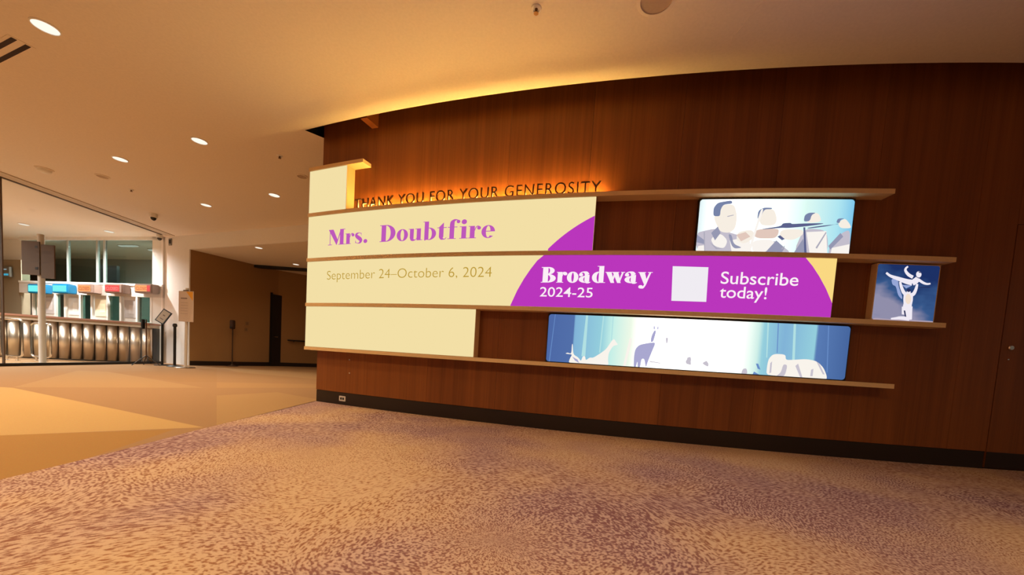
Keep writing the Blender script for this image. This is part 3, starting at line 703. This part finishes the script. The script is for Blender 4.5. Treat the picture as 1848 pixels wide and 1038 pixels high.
# orchestra picture (row 2)
OM = .06
mu0, mu1 = cyl(1258.5, 404, OM)[0], cyl(1540, 406, OM)[0]
wht = (1.25, 1.2, 1.15)
msk = ramp_glow('orchestra_picture', [(0, (.72, .86, .88)), (.15, (1.5, 1.5, 1.45)), (.45, (1.3, 1.5, 1.35)), (.7, (.72, .96, .90)), (.9, (.42, .78, .88)), (1, (.20, .55, .82))], True, mu0, mu1)
ms_ = pic_screen('picture_screen', 'screen showing a row of violinists against pale sky', mu0, mu1, rowz[1][0], rowz[1][1]-.012, OM, msk)
def mz(zx, zy): return (1250+zx/5.961, 340+zy/5.961)
def soft(pl):                                     # round the corners of a drawn shape
    if len(pl) < 5: return pl
    out = []; n = len(pl)
    for i in range(n):
        a, b, c_ = Vector(pl[i-1]), Vector(pl[i]), Vector(pl[(i+1) % n])
        p, q = b+(a-b)*.38, b+(c_-b)*.38
        for k in range(5): t = k/4; out.append(tuple(p*(1-t)**2+b*2*t*(1-t)+q*t*t))
    return out
def add_art(parent, off, layer, mat, polys_zoom, mapper, name='picture_shape', joined=False):
    a0, a1, b0, b1 = CLIP[parent.name]
    def cl(p): u, z = cyl(*p, off); return (min(max(u, a0), a1), min(max(z, b0), b1))
    ps = [[[cl(mapper(x, y)) for x, y in (pl if joined else soft(pl))]] for pl in polys_zoom]
    for g in ([ps] if joined else [[q] for q in ps]): prt(name, g, mat, DISP[parent.name], off-.003+.0008*layer)
UNI = glow('art_uniform', (196, 190, 204)); UNI2 = glow('art_uniform_dark', (150, 152, 178)); HAIR = glow('art_hair', (120, 132, 168)); SKIN = glow('art_skin', (247, 238, 226)); SHIRT = glow('art_shirt', (250, 244, 238)); VIO = glow('art_violin', (92, 98, 140)); VIO2 = glow('art_violin_body', (226, 200, 188)); LNE = glow('art_line', (172, 170, 186))
add_art(ms_, OM, 1, UNI, [[(35, 690), (40, 480), (130, 455), (250, 430), (420, 480), (560, 520), (620, 560), (620, 700)], [(640, 700), (660, 600), (900, 560), (940, 600), (1080, 705)], [(1080, 705), (1180, 470), (1250, 430), (1450, 450), (1460, 715)], [(1460, 715), (1470, 640), (1600, 480), (1700, 440), (1690, 690), (1670, 716)]], mz)
add_art(ms_, OM, 2, SHIRT, [[(60, 620), (130, 610), (125, 692), (40, 690)], [(190, 540), (300, 480), (380, 560), (340, 650), (230, 620)], [(400, 560), (600, 520), (640, 700), (420, 695)], [(640, 560), (840, 545), (900, 600), (780, 690), (640, 690)], [(1225, 470), (1440, 460), (1450, 715), (1260, 710)], [(1500, 640), (1690, 600), (1680, 712), (1480, 714)]], mz)
add_art(ms_, OM, 3, SKIN, [[(225, 300), (320, 175), (450, 170), (480, 300), (460, 430), (400, 480), (300, 470), (250, 380)], [(710, 330), (770, 215), (880, 225), (910, 340), (880, 400), (740, 400)], [(1215, 330), (1290, 260), (1360, 270), (1390, 360), (1240, 375)], [(1560, 370), (1640, 320), (1690, 380), (1710, 430), (1590, 430)], [(480, 470), (640, 440), (680, 520), (560, 600), (470, 560)], [(950, 440), (1190, 440), (1190, 500), (1080, 560), (930, 540)]], mz)
add_art(ms_, OM, 4, HAIR, [[(222, 290), (225, 210), (270, 155), (350, 140), (420, 130), (430, 165), (330, 175), (300, 230), (295, 300), (240, 300)], [(695, 330), (705, 240), (770, 205), (860, 210), (850, 225), (770, 225), (725, 330)], [(1195, 350), (1205, 290), (1250, 262), (1330, 262), (1280, 285), (1262, 350), (1215, 358)], [(1545, 370), (1560, 325), (1640, 322), (1590, 340), (1580, 375)]], mz)
add_art(ms_, OM, 4, UNI2, [[(200, 480), (270, 410), (300, 480), (240, 560)], [(35, 500), (130, 560), (125, 600), (40, 580)], [(380, 490), (420, 500), (440, 600), (540, 640), (430, 650)], [(780, 690), (900, 560), (990, 640), (960, 690)], [(1080, 705), (1190, 540), (1215, 700)], [(1460, 620), (1590, 480), (1620, 520), (1480, 660)]], mz)
add_art(ms_, OM, 5, VIO2, [[(690, 440), (930, 430), (920, 500), (880, 540), (700, 540), (640, 500)], [(470, 500), (570, 470), (620, 520), (520, 570)]], mz)
add_art(ms_, OM, 6, VIO, [[(740, 438), (950, 408), (970, 375), (1060, 372), (1060, 385), (1200, 378), (1420, 375), (1380, 388), (1200, 412), (1020, 428), (960, 425), (760, 442)], [(1230, 425), (1420, 398), (1560, 388), (1575, 378), (1450, 408), (1240, 435)], [(1190, 420), (1210, 420), (1225, 700), (1200, 700)], [(910, 520), (940, 505), (990, 545), (960, 560)]], mz)
add_art(ms_, OM, 7, SHIRT, [[(735, 220), (765, 222), (690, 440), (620, 690), (590, 690), (670, 430)]], mz)
add_art(ms_, OM, 7, LNE, [[(118, 470), (130, 470), (132, 690), (124, 690)], [(180, 580), (260, 640), (330, 650), (250, 655)], [(370, 300), (440, 285), (440, 292), (375, 308)], [(950, 650), (990, 615), (985, 640), (960, 660)], [(1320, 640), (1430, 470), (1438, 480), (1335, 650)]], mz)

# stage picture (row 4)
OS = .06
su0, su1 = cyl(987, 608, OS)[0], cyl(1532, 637, OS)[0]
DB, MB_, LB, PW = (.075, .14, .38), (.22, .45, .68), (.30, .62, .72), (.62, .86, .80)
def half(stp): return stp
stg = [(0, DB), (.098, (.085, .16, .40)), (.102, MB_), (.20, LB), (.235, (.55, .86, .80)), (.30, (.85, .95, .80)), (.40, (2.0, 1.95, 1.85)), (.60, (2.0, 1.95, 1.85)), (.67, (1.1, 1.15, 1.05)), (.72, PW), (.735, LB), (.80, MB_), (.895, LB), (.90, (.10, .20, .46)), (1, (.06, .13, .34))]
smat = ramp_glow('stage_picture', stg, True, su0, su1)
ss_ = pic_screen('picture_screen', 'long screen showing a blue curtained stage with pale animal figures', su0, su1, rowz[3][0], rowz[3][1]-.012, OS, smat)
def sz1(zx, zy): return (970+zx/6.372, 555+zy/6.372)
def sz2(zx, zy): return (1240+zx/5.961, 565+zy/5.961)
STW = glow('art_stage_white', None, 1.0, (.95, .90, .83)); STL = glow('art_stage_light', (178, 224, 226)); STV = glow('art_stage_violet', (170, 168, 208)); STB = glow('art_stage_blue', (104, 140, 198)); STG = glow('art_stage_grey', (200, 194, 206))
add_art(ss_, OS, 1, STL, [[(560, 68), (585, 68), (550, 560), (505, 560)], [(755, 78), (770, 78), (722, 520), (708, 520)], [(866, 84), (880, 84), (856, 380), (845, 380)]], sz1)
add_art(ss_, OS, 1, STB, [[(203, 62), (210, 62), (140, 630), (130, 630)]], sz1)
add_art(ss_, OS, 1, STL, [[(868, 84), (885, 84), (864, 480), (852, 480)], [(1150, 100), (1176, 100), (1160, 505), (1132, 505)]], sz2)
add_art(ss_, OS, 1, STB, [[(980, 92), (990, 92), (975, 430), (965, 430)], [(1520, 125), (1532, 125), (1512, 640), (1502, 640)]], sz2)
add_art(ss_, OS, 2, STW, [[(355, 648), (370, 590), (400, 540), (345, 535), (320, 530), (345, 518), (390, 535), (396, 420), (406, 420), (410, 540), (470, 575), (500, 620), (520, 560), (548, 560), (555, 610), (600, 575), (640, 580), (720, 530), (790, 480), (850, 390), (880, 358), (905, 400), (930, 430), (870, 440), (820, 520), (810, 600), (820, 680)], [(980, 690), (1010, 560), (1050, 400), (1060, 350), (1085, 350), (1080, 430), (1040, 560), (1010, 690)]], sz1)
add_art(ss_, OS, 3, STV, [[(1105, 690), (1110, 560), (1125, 480), (1170, 430), (1280, 408), (1362, 400), (1320, 500), (1270, 620), (1245, 700), (1230, 590), (1195, 590), (1180, 690), (1150, 690), (1150, 610), (1130, 690)], [(400, 565), (460, 600), (480, 640), (430, 610)], [(1335, 220), (1350, 215), (1350, 255), (1338, 250)], [(1380, 222), (1392, 222), (1388, 255), (1376, 250)], [(1300, 400), (1310, 330), (1345, 260), (1365, 270), (1350, 330), (1330, 395)]], sz1)
add_art(ss_, OS, 3, STG, [[(1475, 350), (1502, 350), (1495, 412), (1480, 412)], [(1700, 620), (1740, 570), (1770, 580), (1760, 650), (1715, 655)], [(1290, 615), (1410, 635), (1410, 645), (1290, 628)]], sz1)
add_art(ss_, OS, 2, STW, [[(850, 690), (862, 560), (880, 490), (930, 440), (1060, 445), (1062, 505), (1130, 505), (1290, 495), (1400, 520), (1470, 590), (1505, 680), (1500, 725)]], sz2)
add_art(ss_, OS, 3, STG, [[(895, 540), (915, 520), (905, 640), (885, 650)], [(950, 685), (1010, 640), (1035, 550), (1080, 560), (1060, 650), (1030, 695)], [(1165, 570), (1195, 545), (1240, 700), (1215, 705)], [(1335, 610), (1360, 600), (1350, 680), (1325, 680)], [(1390, 520), (1420, 540), (1480, 660), (1460, 660)], [(580, 655), (600, 600), (640, 595), (650, 650), (620, 668)], [(160, 540), (210, 510), (235, 550), (225, 580), (185, 560)], [(0, 480), (40, 470), (42, 560), (0, 550)]], sz2)
add_art(ss_, OS, 3, STB, [[(705, 670), (720, 630), (770, 660), (775, 682)], [(740, 545), (765, 545), (790, 610), (760, 600)]], sz2)

# dance picture (row 3, right)
OB = .075
bu0, bu1 = cyl(1578, 527, OB)[0], cyl(1692.5, 530, OB)[0]
def cloud_glow():
    mt, N, L, B = nodes('dance_picture'); N.remove(B)
    tc = N.new('ShaderNodeTexCoord'); mp = N.new('ShaderNodeMapping'); mp.inputs['Scale'].default_value = (2.6, 2.6, 4.2); L.new(tc.outputs['Object'], mp.inputs[0])
    n1 = N.new('ShaderNodeTexNoise'); n1.inputs['Scale'].default_value = 1.0; n1.inputs['Detail'].default_value = 3; L.new(mp.outputs[0], n1.inputs['Vector'])
    sx = N.new('ShaderNodeSeparateXYZ'); L.new(tc.outputs['Object'], sx.inputs[0])
    zg = N.new('ShaderNodeMapRange'); zg.inputs['From Min'].default_value = rowz[2][0]; zg.inputs['From Max'].default_value = rowz[2][1]; zg.inputs['To Min'].default_value = .16; zg.inputs['To Max'].default_value = -.22
    L.new(sx.outputs[2], zg.inputs['Value'])
    rp = N.new('ShaderNodeValToRGB'); el = rp.color_ramp.elements; el.new(.5)
    for e_, (p, c_) in zip(el, ((.25, (.012, .03, .13)), (.48, (.04, .10, .26)), (.68, (.28, .27, .40)))): e_.position = p; e_.color = (*c_, 1)
    L.new(mathn(N, L, 'ADD', n1.outputs['Fac'], zg.outputs[0]), rp.inputs[0])
    e = N.new('ShaderNodeEmission'); L.new(rp.outputs[0], e.inputs[0]); L.new(e.outputs[0], N['Material Output'].inputs[0]); return mt
bs_ = pic_screen('picture_screen', 'small screen showing two dancers in a lift on dark blue', bu0, bu1, rowz[2][0]+.002, rowz[2][1]-.012, OB, cloud_glow(), .02, BRONZE)
def bzm(zx, zy): return (1560+zx/7.4125, 460+zy/7.4125)
DN = glow('art_dancer', (240, 234, 244)); DNW = glow('art_dancer_warm', (244, 224, 206)); VEIL = glow('art_veil', (150, 166, 214)); FLR = glow('art_stage_floor', (176, 160, 176)); DKH = glow('art_dark_hair', (40, 44, 86))
add_art(bs_, OB, 1, FLR, [[(110, 868), (130, 840), (300, 858), (640, 872), (940, 888), (935, 912), (600, 900), (130, 875)]], bzm)
add_art(bs_, OB, 2, VEIL, [[(360, 320), (450, 320), (460, 430), (510, 560), (505, 600), (450, 540), (425, 420), (375, 400)], [(500, 400), (640, 410), (560, 450)]], bzm)
def stz(pts, ws): return [[(x, y) for x, y in q[0]] for q in stroke(pts, ws)]
fig = stz([(292, 240), (350, 282), (450, 318), (560, 355), (640, 372)], [14, 18, 26, 34, 40])+stz([(640, 378), (690, 345), (715, 310)], [38, 40, 30])+stz([(650, 300), (590, 265), (552, 215), (556, 180), (585, 155)], [22, 22, 18, 14, 10])+stz([(720, 330), (790, 375), (840, 390), (885, 385)], [20, 17, 13, 10])
fig += stz([(478, 360), (495, 430), (525, 500), (560, 530)], [14, 20, 24, 24])+stz([(708, 390), (690, 460), (660, 520), (620, 540)], [14, 20, 24, 24])
fig += stz([(590, 520), (585, 600), (580, 660), (570, 720)], [62, 64, 56, 62])+stz([(580, 700), (590, 780), (600, 870)], [66, 50, 36])+stz([(540, 700), (530, 760), (525, 800)], [40, 30, 24])+stz([(600, 855), (480, 845), (420, 850), (355, 855)], [28, 22, 16, 10])
add_art(bs_, OB, 3, DN, fig+[ell(728, 262, 36, 42)[:-1], ell(592, 505, 28, 34)[:-1]], bzm, 'dancers', True)
add_art(bs_, OB, 4, DNW, [ell(585, 590, 40, 70)[:-1]], bzm)
add_art(bs_, OB, 4, DKH, [ell(592, 475, 26, 22)[:-1], [(715, 225), (745, 225), (760, 245), (735, 240)], [(525, 745), (545, 745), (560, 830), (540, 826)], [(720, 432), (880, 430), (880, 438), (720, 442)]], bzm)

# ---- small fittings on the timber wall
ou, oz = cyl(618, 719.5, -.006); oc = wp(ou, oz, -.006)
ol = thing('power_outlet', 'white duplex power outlet in the dark baseboard', 'outlet', oc, ou/R)
bxo('cover_plate', -.058, .058, -.006, 0, -.036, .036, plain('outlet_white', (222, 214, 204), .5), ol, .004)
for k in (-.02, .02): bxo('socket', k-.014, k+.014, -.008, -.005, -.016, .016, BLACK, ol)
for py, lb in ((649.5, 'upper small silver screw cap on the timber wall'), (673.5, 'lower small silver screw cap on the timber wall')):
    k = on_wall_knob('screw_cap', 631, py, .012, .008, CHROME, None, 0); tag(k, lb, 'screw')

# ================================================================== CEILING FITTINGS
def lamp(px, py, z, r, label, group, watt, col, lens=LENS, spot=2.3, loc=None, tail=''):
    p = loc or at_z(px, py, z)
    t = thing('recessed_downlight'+tail, label, 'light', (p.x, p.y, z), 0, group)
    obj('trim_ring', lathe([(r*1.12, 0), (r*1.12, -.006), (r, -.010), (r, 0)], 28), WHITE, t)
    obj('lens', lathe([(0.0, -.005), (r*.985, -.005), (r*.985, -.002), (0.0, -.002)], 28), lens, t).name = 'lens'+tail
    if watt:
        ld = bpy.data.lights.new('downlight_lamp', 'SPOT'); ld.energy = watt; ld.color = col; ld.spot_size = spot; ld.spot_blend = .85; ld.shadow_soft_size = r
        lo = bpy.data.objects.new('downlight_lamp'+tail, ld); ld.name = 'downlight_lamp'+tail; COL.objects.link(lo); lo.parent = t; lo.location = (0, 0, -.03)
    return t
WARM = (1.0, .74, .45); LW = 185
gl = 'round downlights in the lobby ceiling'
lamp(82, 48, H, .092, 'largest round downlight near the slot diffuser', gl, LW, WARM, spot=2.6)
lamp(360, 254, H, .092, 'round lobby downlight between the sprinkler head and the slot diffuser', gl, LW, WARM, spot=2.6)
lamp(217, 287, H, .092, 'round lobby downlight beside the unlit ceiling dome', gl, LW, WARM, spot=2.6)
lamp(495, 352, H, .092, 'round lobby downlight beside the small square cream screen', gl, LW, WARM, spot=2.6)
lamp(372, 370, H, .092, 'round lobby downlight next to the dome camera', gl, LW, WARM, spot=2.6)
# lamps in the back room seen through the booth glazing
for px, py in ((178, 452), (204, 476)):
    r_ = ray(px, py); bl_ = org+wd*bx_(px, 480)+wn*(.75 if px == 178 else 1.2)+Vector((0, 0, H-.03))
    t = thing('tube_light', 'thin lit ceiling tube %s behind the booth glazing' % ('nearer the mullion' if px == 178 else 'over the partition'), 'light', bl_, wrot)
    bxo('diffuser', -.35, .35, -.05, .05, -.02, 0, LENSW, t); bxo('housing', -.37, .37, -.06, .06, 0, .025, WHITE, t)
    la = bpy.data.lights.new('tube_lamp', 'AREA'); la.shape = 'RECTANGLE'; la.size = .7; la.size_y = .1; la.energy = 70; la.color = (.95, 1, .95)
    lo = bpy.data.objects.new('tube_lamp', la); COL.objects.link(lo); lo.parent = t; lo.location = (0, 0, -.03)
# unseen lobby downlights: grid carried on at the left, last four added as fill
for k, (x, y) in enumerate(((-4.55, 1.85), (-4.47, 0.0), (-6.55, 4.45), (-6.5, 2.6), (-8.6, 5.2), (-2.62, 1.15), (-.67, .40), (1.28, -.35), (3.2, -1.1))):
    lamp(0, 0, H, .092, 'unseen round downlight assumed further along the lobby ceiling', 'lobby downlights behind the camera', LW, WARM, spot=2.6, loc=Vector((x, y, H)), tail='_lobby_%d_offscreen' % (k+1))
gc = 'corridor downlights'
lamp(467, 447, SOF, .085, 'corridor downlight in front of the dark beam', gc, 34, (1, .78, .5))
lamp(534, 477, SOF, .085, 'corridor downlight right by the dark beam', gc, 22, (1, .78, .5))
gv = 'ticket hall downlights'
for px, py, lb in ((43, 405, 'ticket hall downlight nearest the brown side wall'), (92, 432, 'ticket hall downlight above the ticket counter beside the sign post'), (197, 418, 'ticket hall downlight above the closed signs')):
    lamp(px, py, H-.002, .10, lb, gv, 900, (.98, .97, .95), LENSW, 2.7)
for k, (x, y) in enumerate(((-12.3, 6.5), (-14.6, 7.6), (-12.2, 4.4), (-14.4, 5.4))):
    lamp(0, 0, H, .10, 'ticket hall downlight out of the lobby', 'ticket hall downlights outside the view', 900, (.98, .97, .95), LENSW, 2.7, loc=Vector((x, y, H)), tail='_ticket_hall_%d_offscreen' % (k+1))

p = at_z(22, 84, H); q = at_z(52, 69, H); dv = (at_z(44, 74, H)-at_z(0, 97, H)).normalized()
sd = thing('slot_diffuser', 'ceiling air diffuser with two dark parallel slots', 'air vent', (p.x, p.y, H), math.atan2(dv.y, dv.x))
bxo('frame', -1.2, .22, -.09, .09, -.004, 0, CEIL, sd)
for k in (-.045, .045): bxo('slot', -1.19, .2, k-.019, k+.019, -.006, -.0035, plain('vent_slot', (46, 22, 12), .8), sd)
def sprinkler(px, py, lb):
    p = at_z(px, py, H); t = thing('sprinkler_head', lb, 'sprinkler', (p.x, p.y, H), 0, 'ceiling sprinkler heads')
    obj('escutcheon', lathe([(.0, 0), (.042, 0), (.040, -.008), (.024, -.016), (.024, -.006), (0, -.006)], 20), WHITE, t, False)
    obj('nozzle', lathe([(.012, -.006), (.010, -.035), (.02, -.037), (.02, -.041), (0, -.041)], 14), plain('sprinkler_brass', (120, 84, 50), .4, .6), t)
sprinkler(968, 15, 'sprinkler head in the ceiling above the timber wall screens')
sprinkler(505, 281, 'tiny sprinkler head above the small square cream screen')
sprinkler(237, 342, 'tiny sprinkler head near the dome camera')
def disc_fit(name, px, py, r, lb, cat, mat, prof=None, grp=None):
    p = at_z(px, py, H); t = thing(name, lb, cat, (p.x, p.y, H), 0, grp)
    obj('rim', lathe([(r*.8, 0), (r, 0), (r, -.008), (r*.8, -.014), (r*.8, 0)], 32), CEIL, t)
    obj('cover', lathe(prof or [(0, -.006), (r*.8, -.006), (r*.8, -.002), (0, -.002)], 32), mat, t, False)
GRL = plain('speaker_grille', (190, 168, 148), .8)
disc_fit('ceiling_speaker', 1185, -2, .15, 'round ceiling speaker beside the access panel', 'speaker', GRL)
disc_fit('ceiling_speaker', 545, 318, .09, 'round ceiling speaker beside the small cream screen', 'speaker', GRL)
disc_fit('ceiling_speaker', 185, 318, .10, 'faint round ceiling speaker beside a lobby downlight', 'speaker', GRL)
disc_fit('ceiling_dome', 80, 305, .12, 'unlit pale dome in the ceiling near the glass partition', 'dome', WHITE, [(0, -.075), (.05, -.068), (.08, -.05), (.096, -.004), (0, -.004)])
p = at_z(1345, 40, H); ap = thing('access_panel', 'flat square access panel in the ceiling', 'panel', (p.x, p.y, H), .1)
bxo('panel', 0, .6, -.35, .25, -.003, 0, CEIL, ap)
def dome_cam(px, py, z, r, lb):
    p = at_z(px, py, z); t = thing('security_camera', lb, 'camera', (p.x, p.y, z))
    obj('mount', lathe([(r, 0), (r, -.05), (r*.95, -.09), (0, -.09)], 24), WHITE, t)
    obj('dome', lathe([(r*.72, -.09), (r*.7, -.11), (r*.5, -.14), (r*.2, -.155), (0, -.157)], 20), BLACK, t, True)
dome_cam(277, 386, H, .075, 'white dome security camera on the lobby ceiling')
dome_cam(288, 424, H-.002, .075, 'white dome security camera at the corner of the booth glazing')
bp_ = on_plane(308, 437, FP-FN*.002, FD)
al = thing('wall_strobe', 'small grey alarm box high on the white pillar', 'alarm', bp_, math.atan2(FD.y, FD.x))
bxo('back_plate', -.07, .07, -.02, .0, -.10, .10, plain('alarm_grey', (150, 146, 140), .5), al, .006); bxo('strobe_lens', -.03, .05, -.035, -.02, -.05, .06, BLACK, al, .006)

# ================================================================== THINGS STANDING ON THE FLOOR
# sign on a white post behind the glass
p = floor_at(77, 657.5); sgnp = thing('sign_post', 'white post with brown double sign board behind the glass', 'sign', p, 0)
Yp = p.y; zt = at_depth(73, 424, Yp).z; s0, s1 = at_depth(60, 497, Yp).z, at_depth(60, 437, Yp).z; kx = Yp/F
ww = 1.0
obj('base_plate', lathe([(0, 0), (.30, 0), (.30, .012), (.28, .02), (0, .02)], 32), STEEL, sgnp)
obj('post', lathe([(0, .02), (.055, .02), (.055, zt), (.05, zt+.01), (0, zt+.01)], 24), plain('post_white', (216, 208, 200), .4), sgnp)
BROWN = plain('sign_brown', (86, 62, 40), .6)
xa, xb, xc_ = -36*kx, -3*kx, 26*kx
for pa, pb, dz in ((39, 71, 0.0), (74, 98, -.06)):
    qa, qb = at_depth(pa, 470, Yp-.08)-p, at_depth(pb, 470, Yp-.08)-p
    obj('sign_board', prism(bmesh.new(), [(qa.x, qa.y), (qb.x, qb.y), (qb.x, qb.y+.02), (qa.x, qa.y+.02)], s0+dz, s1+dz), BROWN, sgnp)
for zz in (s0+.12, s1-.14): bxo('clamp', -.03, .03, -.085, -.05, zz, zz+.05, BLACK, sgnp)
# chrome gate frames
def gate(pxa, pxb, pyb, pyt, lb):
    a = floor_at(pxa, pyb); Y = a.y+.75; a = at_depth(pxa, pyb, Y); b_ = at_depth(pxb, pyb, Y); zt_ = at_depth(pxa, pyt, Y).z; w_ = b_.x-a.x
    t = thing('gate_frame', lb, 'gate', (a.x, a.y, 0), 0, 'chrome gate frames in the ticket hall'); r_ = .08; pts = []
    for cx_, cz_, a0 in ((w_-r_, zt_-r_, 0), (r_, zt_-r_, 90), (r_, .10+r_, 180), (w_-r_, .10+r_, 270)):
        pts += [(x, 0, z) for x, z in ell(cx_, cz_, r_, r_, a0, a0+90, 5)]
    obj('tube', tube(pts, .022, 8, None, True), CHROME, t, True)
    bxo('infill_glass', .03, w_-.03, -.005, .005, .13, zt_-.03, PANE, t)
    for k in (.12, w_-.12): obj('foot', lathe([(0, 0), (.05, 0), (.05, .01), (.02, .02), (.02, .10), (0, .10)], 14, None, k, 0), CHROME, t)
gate(4, 41, 655, 575, 'chrome tube gate frame beside the brown side wall')
gate(57, 92, 656, 583, 'chrome tube gate frame behind the sign post')
# phone-like kiosk on a tripod
p = at_depth(264, 600, 9.75); p.z = 0; tr = thing('tripod_stand', 'slim tripod stand with black unit before the ticket counter', 'stand', p, 0)
Y = p.y; zk = at_depth(265, 577, Y).z
obj('pole', tube([(0, 0, .18), (0, 0, zk)], .013, 8), plain('tripod_brown', (96, 66, 44), .4, .4), tr)
bxo('unit', -.10, -.04, -.05, .02, zk-.24, zk+.0, BLACK, tr, .01)
bxo('arm', -.06, .0, -.015, .0, zk-.10, zk-.07, BLACK, tr)
for a in (.3, 2.5, 4.4): obj('leg', tube([(0, 0, .26), (.30*math.cos(a), .30*math.sin(a), .012)], .011, 6), BLACK, tr)
# small frame sign on a black post
p = on_plane(293, 600, FP-FN*.62, FD); p.z = 0; fs = thing('frame_stand', 'black post with small tilted framed notice', 'sign', p, .0)
Y = p.y; zk = at_depth(291, 581, Y).z
obj('base', lathe([(0, 0), (.17, 0), (.17, .012), (.16, .02), (0, .02)], 28), BLACK, fs)
obj('post', tube([(0, 0, .02), (0, 0, zk)], .028, 10), BLACK, fs)
rot = Matrix.Translation((.06, -.03, zk+.14)) @ Matrix.Rotation(math.radians(28), 4, 'Y') @ Matrix.Rotation(math.radians(-12), 4, 'X')
for nm, a, b_, c_, d_, y0, y1, mt in (('frame', -.125, .125, -.185, .185, -.012, .012, BLACK), ('notice', -.10, .10, -.16, .16, -.015, -.012, plain('notice_grey', (190, 182, 172), .6)), ('notice_text', -.03, .03, .02, .05, -.017, -.015, plain('notice_ink', (120, 112, 106), .6)), ('notice_text', -.05, .05, -.08, -.06, -.017, -.015, plain('notice_ink', (120, 112, 106), .6))):
    bm = box(bmesh.new(), a, b_, y0, y1, c_, d_); bmesh.ops.transform(bm, matrix=rot, verts=bm.verts); o = obj(nm, bm, mt, ntc if nm == 'notice_text' else fs); ntc = o if nm == 'notice' else (ntc if nm == 'notice_text' else None)
# stanchion
p = on_plane(315.5, 600, FP-FN*.62, FD); p.z = 0; st = thing('stanchion', 'short black stanchion post between the notice and the poster stand', 'stanchion', p)
zk = at_depth(315.5, 584, p.y).z
obj('base', lathe([(0, 0), (.16, 0), (.16, .012), (.12, .03), (.03, .04), (0, .04)], 28), BLACK, st)
obj('post', lathe([(0, .04), (.03, .04), (.03, zk-.06), (0, zk-.06)], 16), BLACK, st)
obj('head', lathe([(.03, zk-.09), (.046, zk-.08), (.046, zk-.02), (.03, zk), (0, zk)], 18), BLACK, st)
obj('belt_slot', lathe([(.047, zk-.065), (.048, zk-.06), (.048, zk-.045), (.047, zk-.04)], 18), plain('belt_grey', (60, 56, 54), .6), st)
# poster stand
p = on_plane(334, 600, FP-FN*.62, FD); p.z = 0; po = thing('poster_stand', 'white poster with yellow corner on a slim pale stand', 'poster stand', p, math.atan2(FD.y, FD.x)*.5)
Y = p.y; kx = Y/F; z0, z1 = at_depth(337, 581, Y).z, at_depth(337, 526, Y).z; ztop = at_depth(337, 520, Y).z
obj('base', lathe([(0, 0), (.22, 0), (.22, .01), (.2, .02), (0, .02)], 28), STEEL, po)
obj('post', tube([(0, 0.02, .02), (.02, .02, z0), (.03, .02, ztop)], .035, 12), plain('stand_pale', (206, 196, 186), .4), po)
W_ = 15*kx
pbd = bxo('poster_board', -W_+.05, W_+.07, -.035, -.02, z0, z1, plain('poster_pinkish', (204, 184, 170), .6), po)
bm = bmesh.new(); prism(bm, [(W_*.1+.05, z1-.012), (W_+.06, z1-.012), (W_+.06, z1-.24)], .0, .002)
bmesh.ops.transform(bm, matrix=Matrix.Translation((0, -.036, 0)) @ Matrix.Rotation(math.pi/2, 4, 'X'), verts=bm.verts); obj('yellow_corner', bm, plain('poster_yellow', (226, 160, 40), .6), pbd)
bxo('heading', -W_+.12, -W_+.12+W_*.9, -.0375, -.035, z1-.20, z1-.17, plain('poster_ink', (132, 112, 104), .6), pbd)
for k in range(5): bxo('text_line', -W_+.12, W_*.55, -.0375, -.035, z1-.30-k*.07, z1-.288-k*.07, plain('poster_ink_pale', (178, 158, 146), .6), pbd)
bxo('clip', -.02, .10, -.04, .0, z1, z1+.03, STEEL, po)
# floor lamp like dispenser stand against the corridor wall
cdir = (cor[1]-cor[0]).normalized(); cnn = Vector((cdir.y, -cdir.x))
p = on_plane(419, 650, cor[0]+cnn*.25, cdir); p.z = 0
ds = thing('dispenser_stand', 'slim dark dispenser stand against the tan corridor wall', 'stand', p)
z1 = at_depth(420, 578, p.y).z; zb_ = at_depth(420, 594, p.y).z; DSB = plain('dispenser_brown', (62, 40, 26), .5)
obj('base', lathe([(0, 0), (.16, 0), (.15, .012), (.05, .03), (.03, .06), (0, .06)], 24), DSB, ds)
obj('pole', tube([(0, 0, .05), (0, 0, zb_)], .016, 8), DSB, ds)
bxo('dispenser', -.06, .06, -.06, .04, zb_, z1, DSB, ds, .015)
bxo('nozzle', -.03, .03, -.08, -.06, zb_+.02, zb_+.07, BLACK, ds)
for k, (px, py) in enumerate(((446, 584), (444, 595))):
    q = on_plane(px, py, cor[1]+nn*.002, cd_d) if False else on_plane(px, py, cor[1]+Vector((cd_d.y, -cd_d.x))*.001, cd_d)
    t = thing('wall_switch', ('upper' if k == 0 else 'lower')+' small wall plate beside the dispenser stand', 'switch', q, math.atan2(cd_d.y, cd_d.x))
    bxo('plate', -.05, .05, -.008, 0, -.055, .055, plain('plate_tan', (140, 108, 72), .5), t, .003); bxo('rocker', -.02, .02, -.012, -.008, -.03, .03, plain('plate_tan2', (126, 96, 64), .5), t)
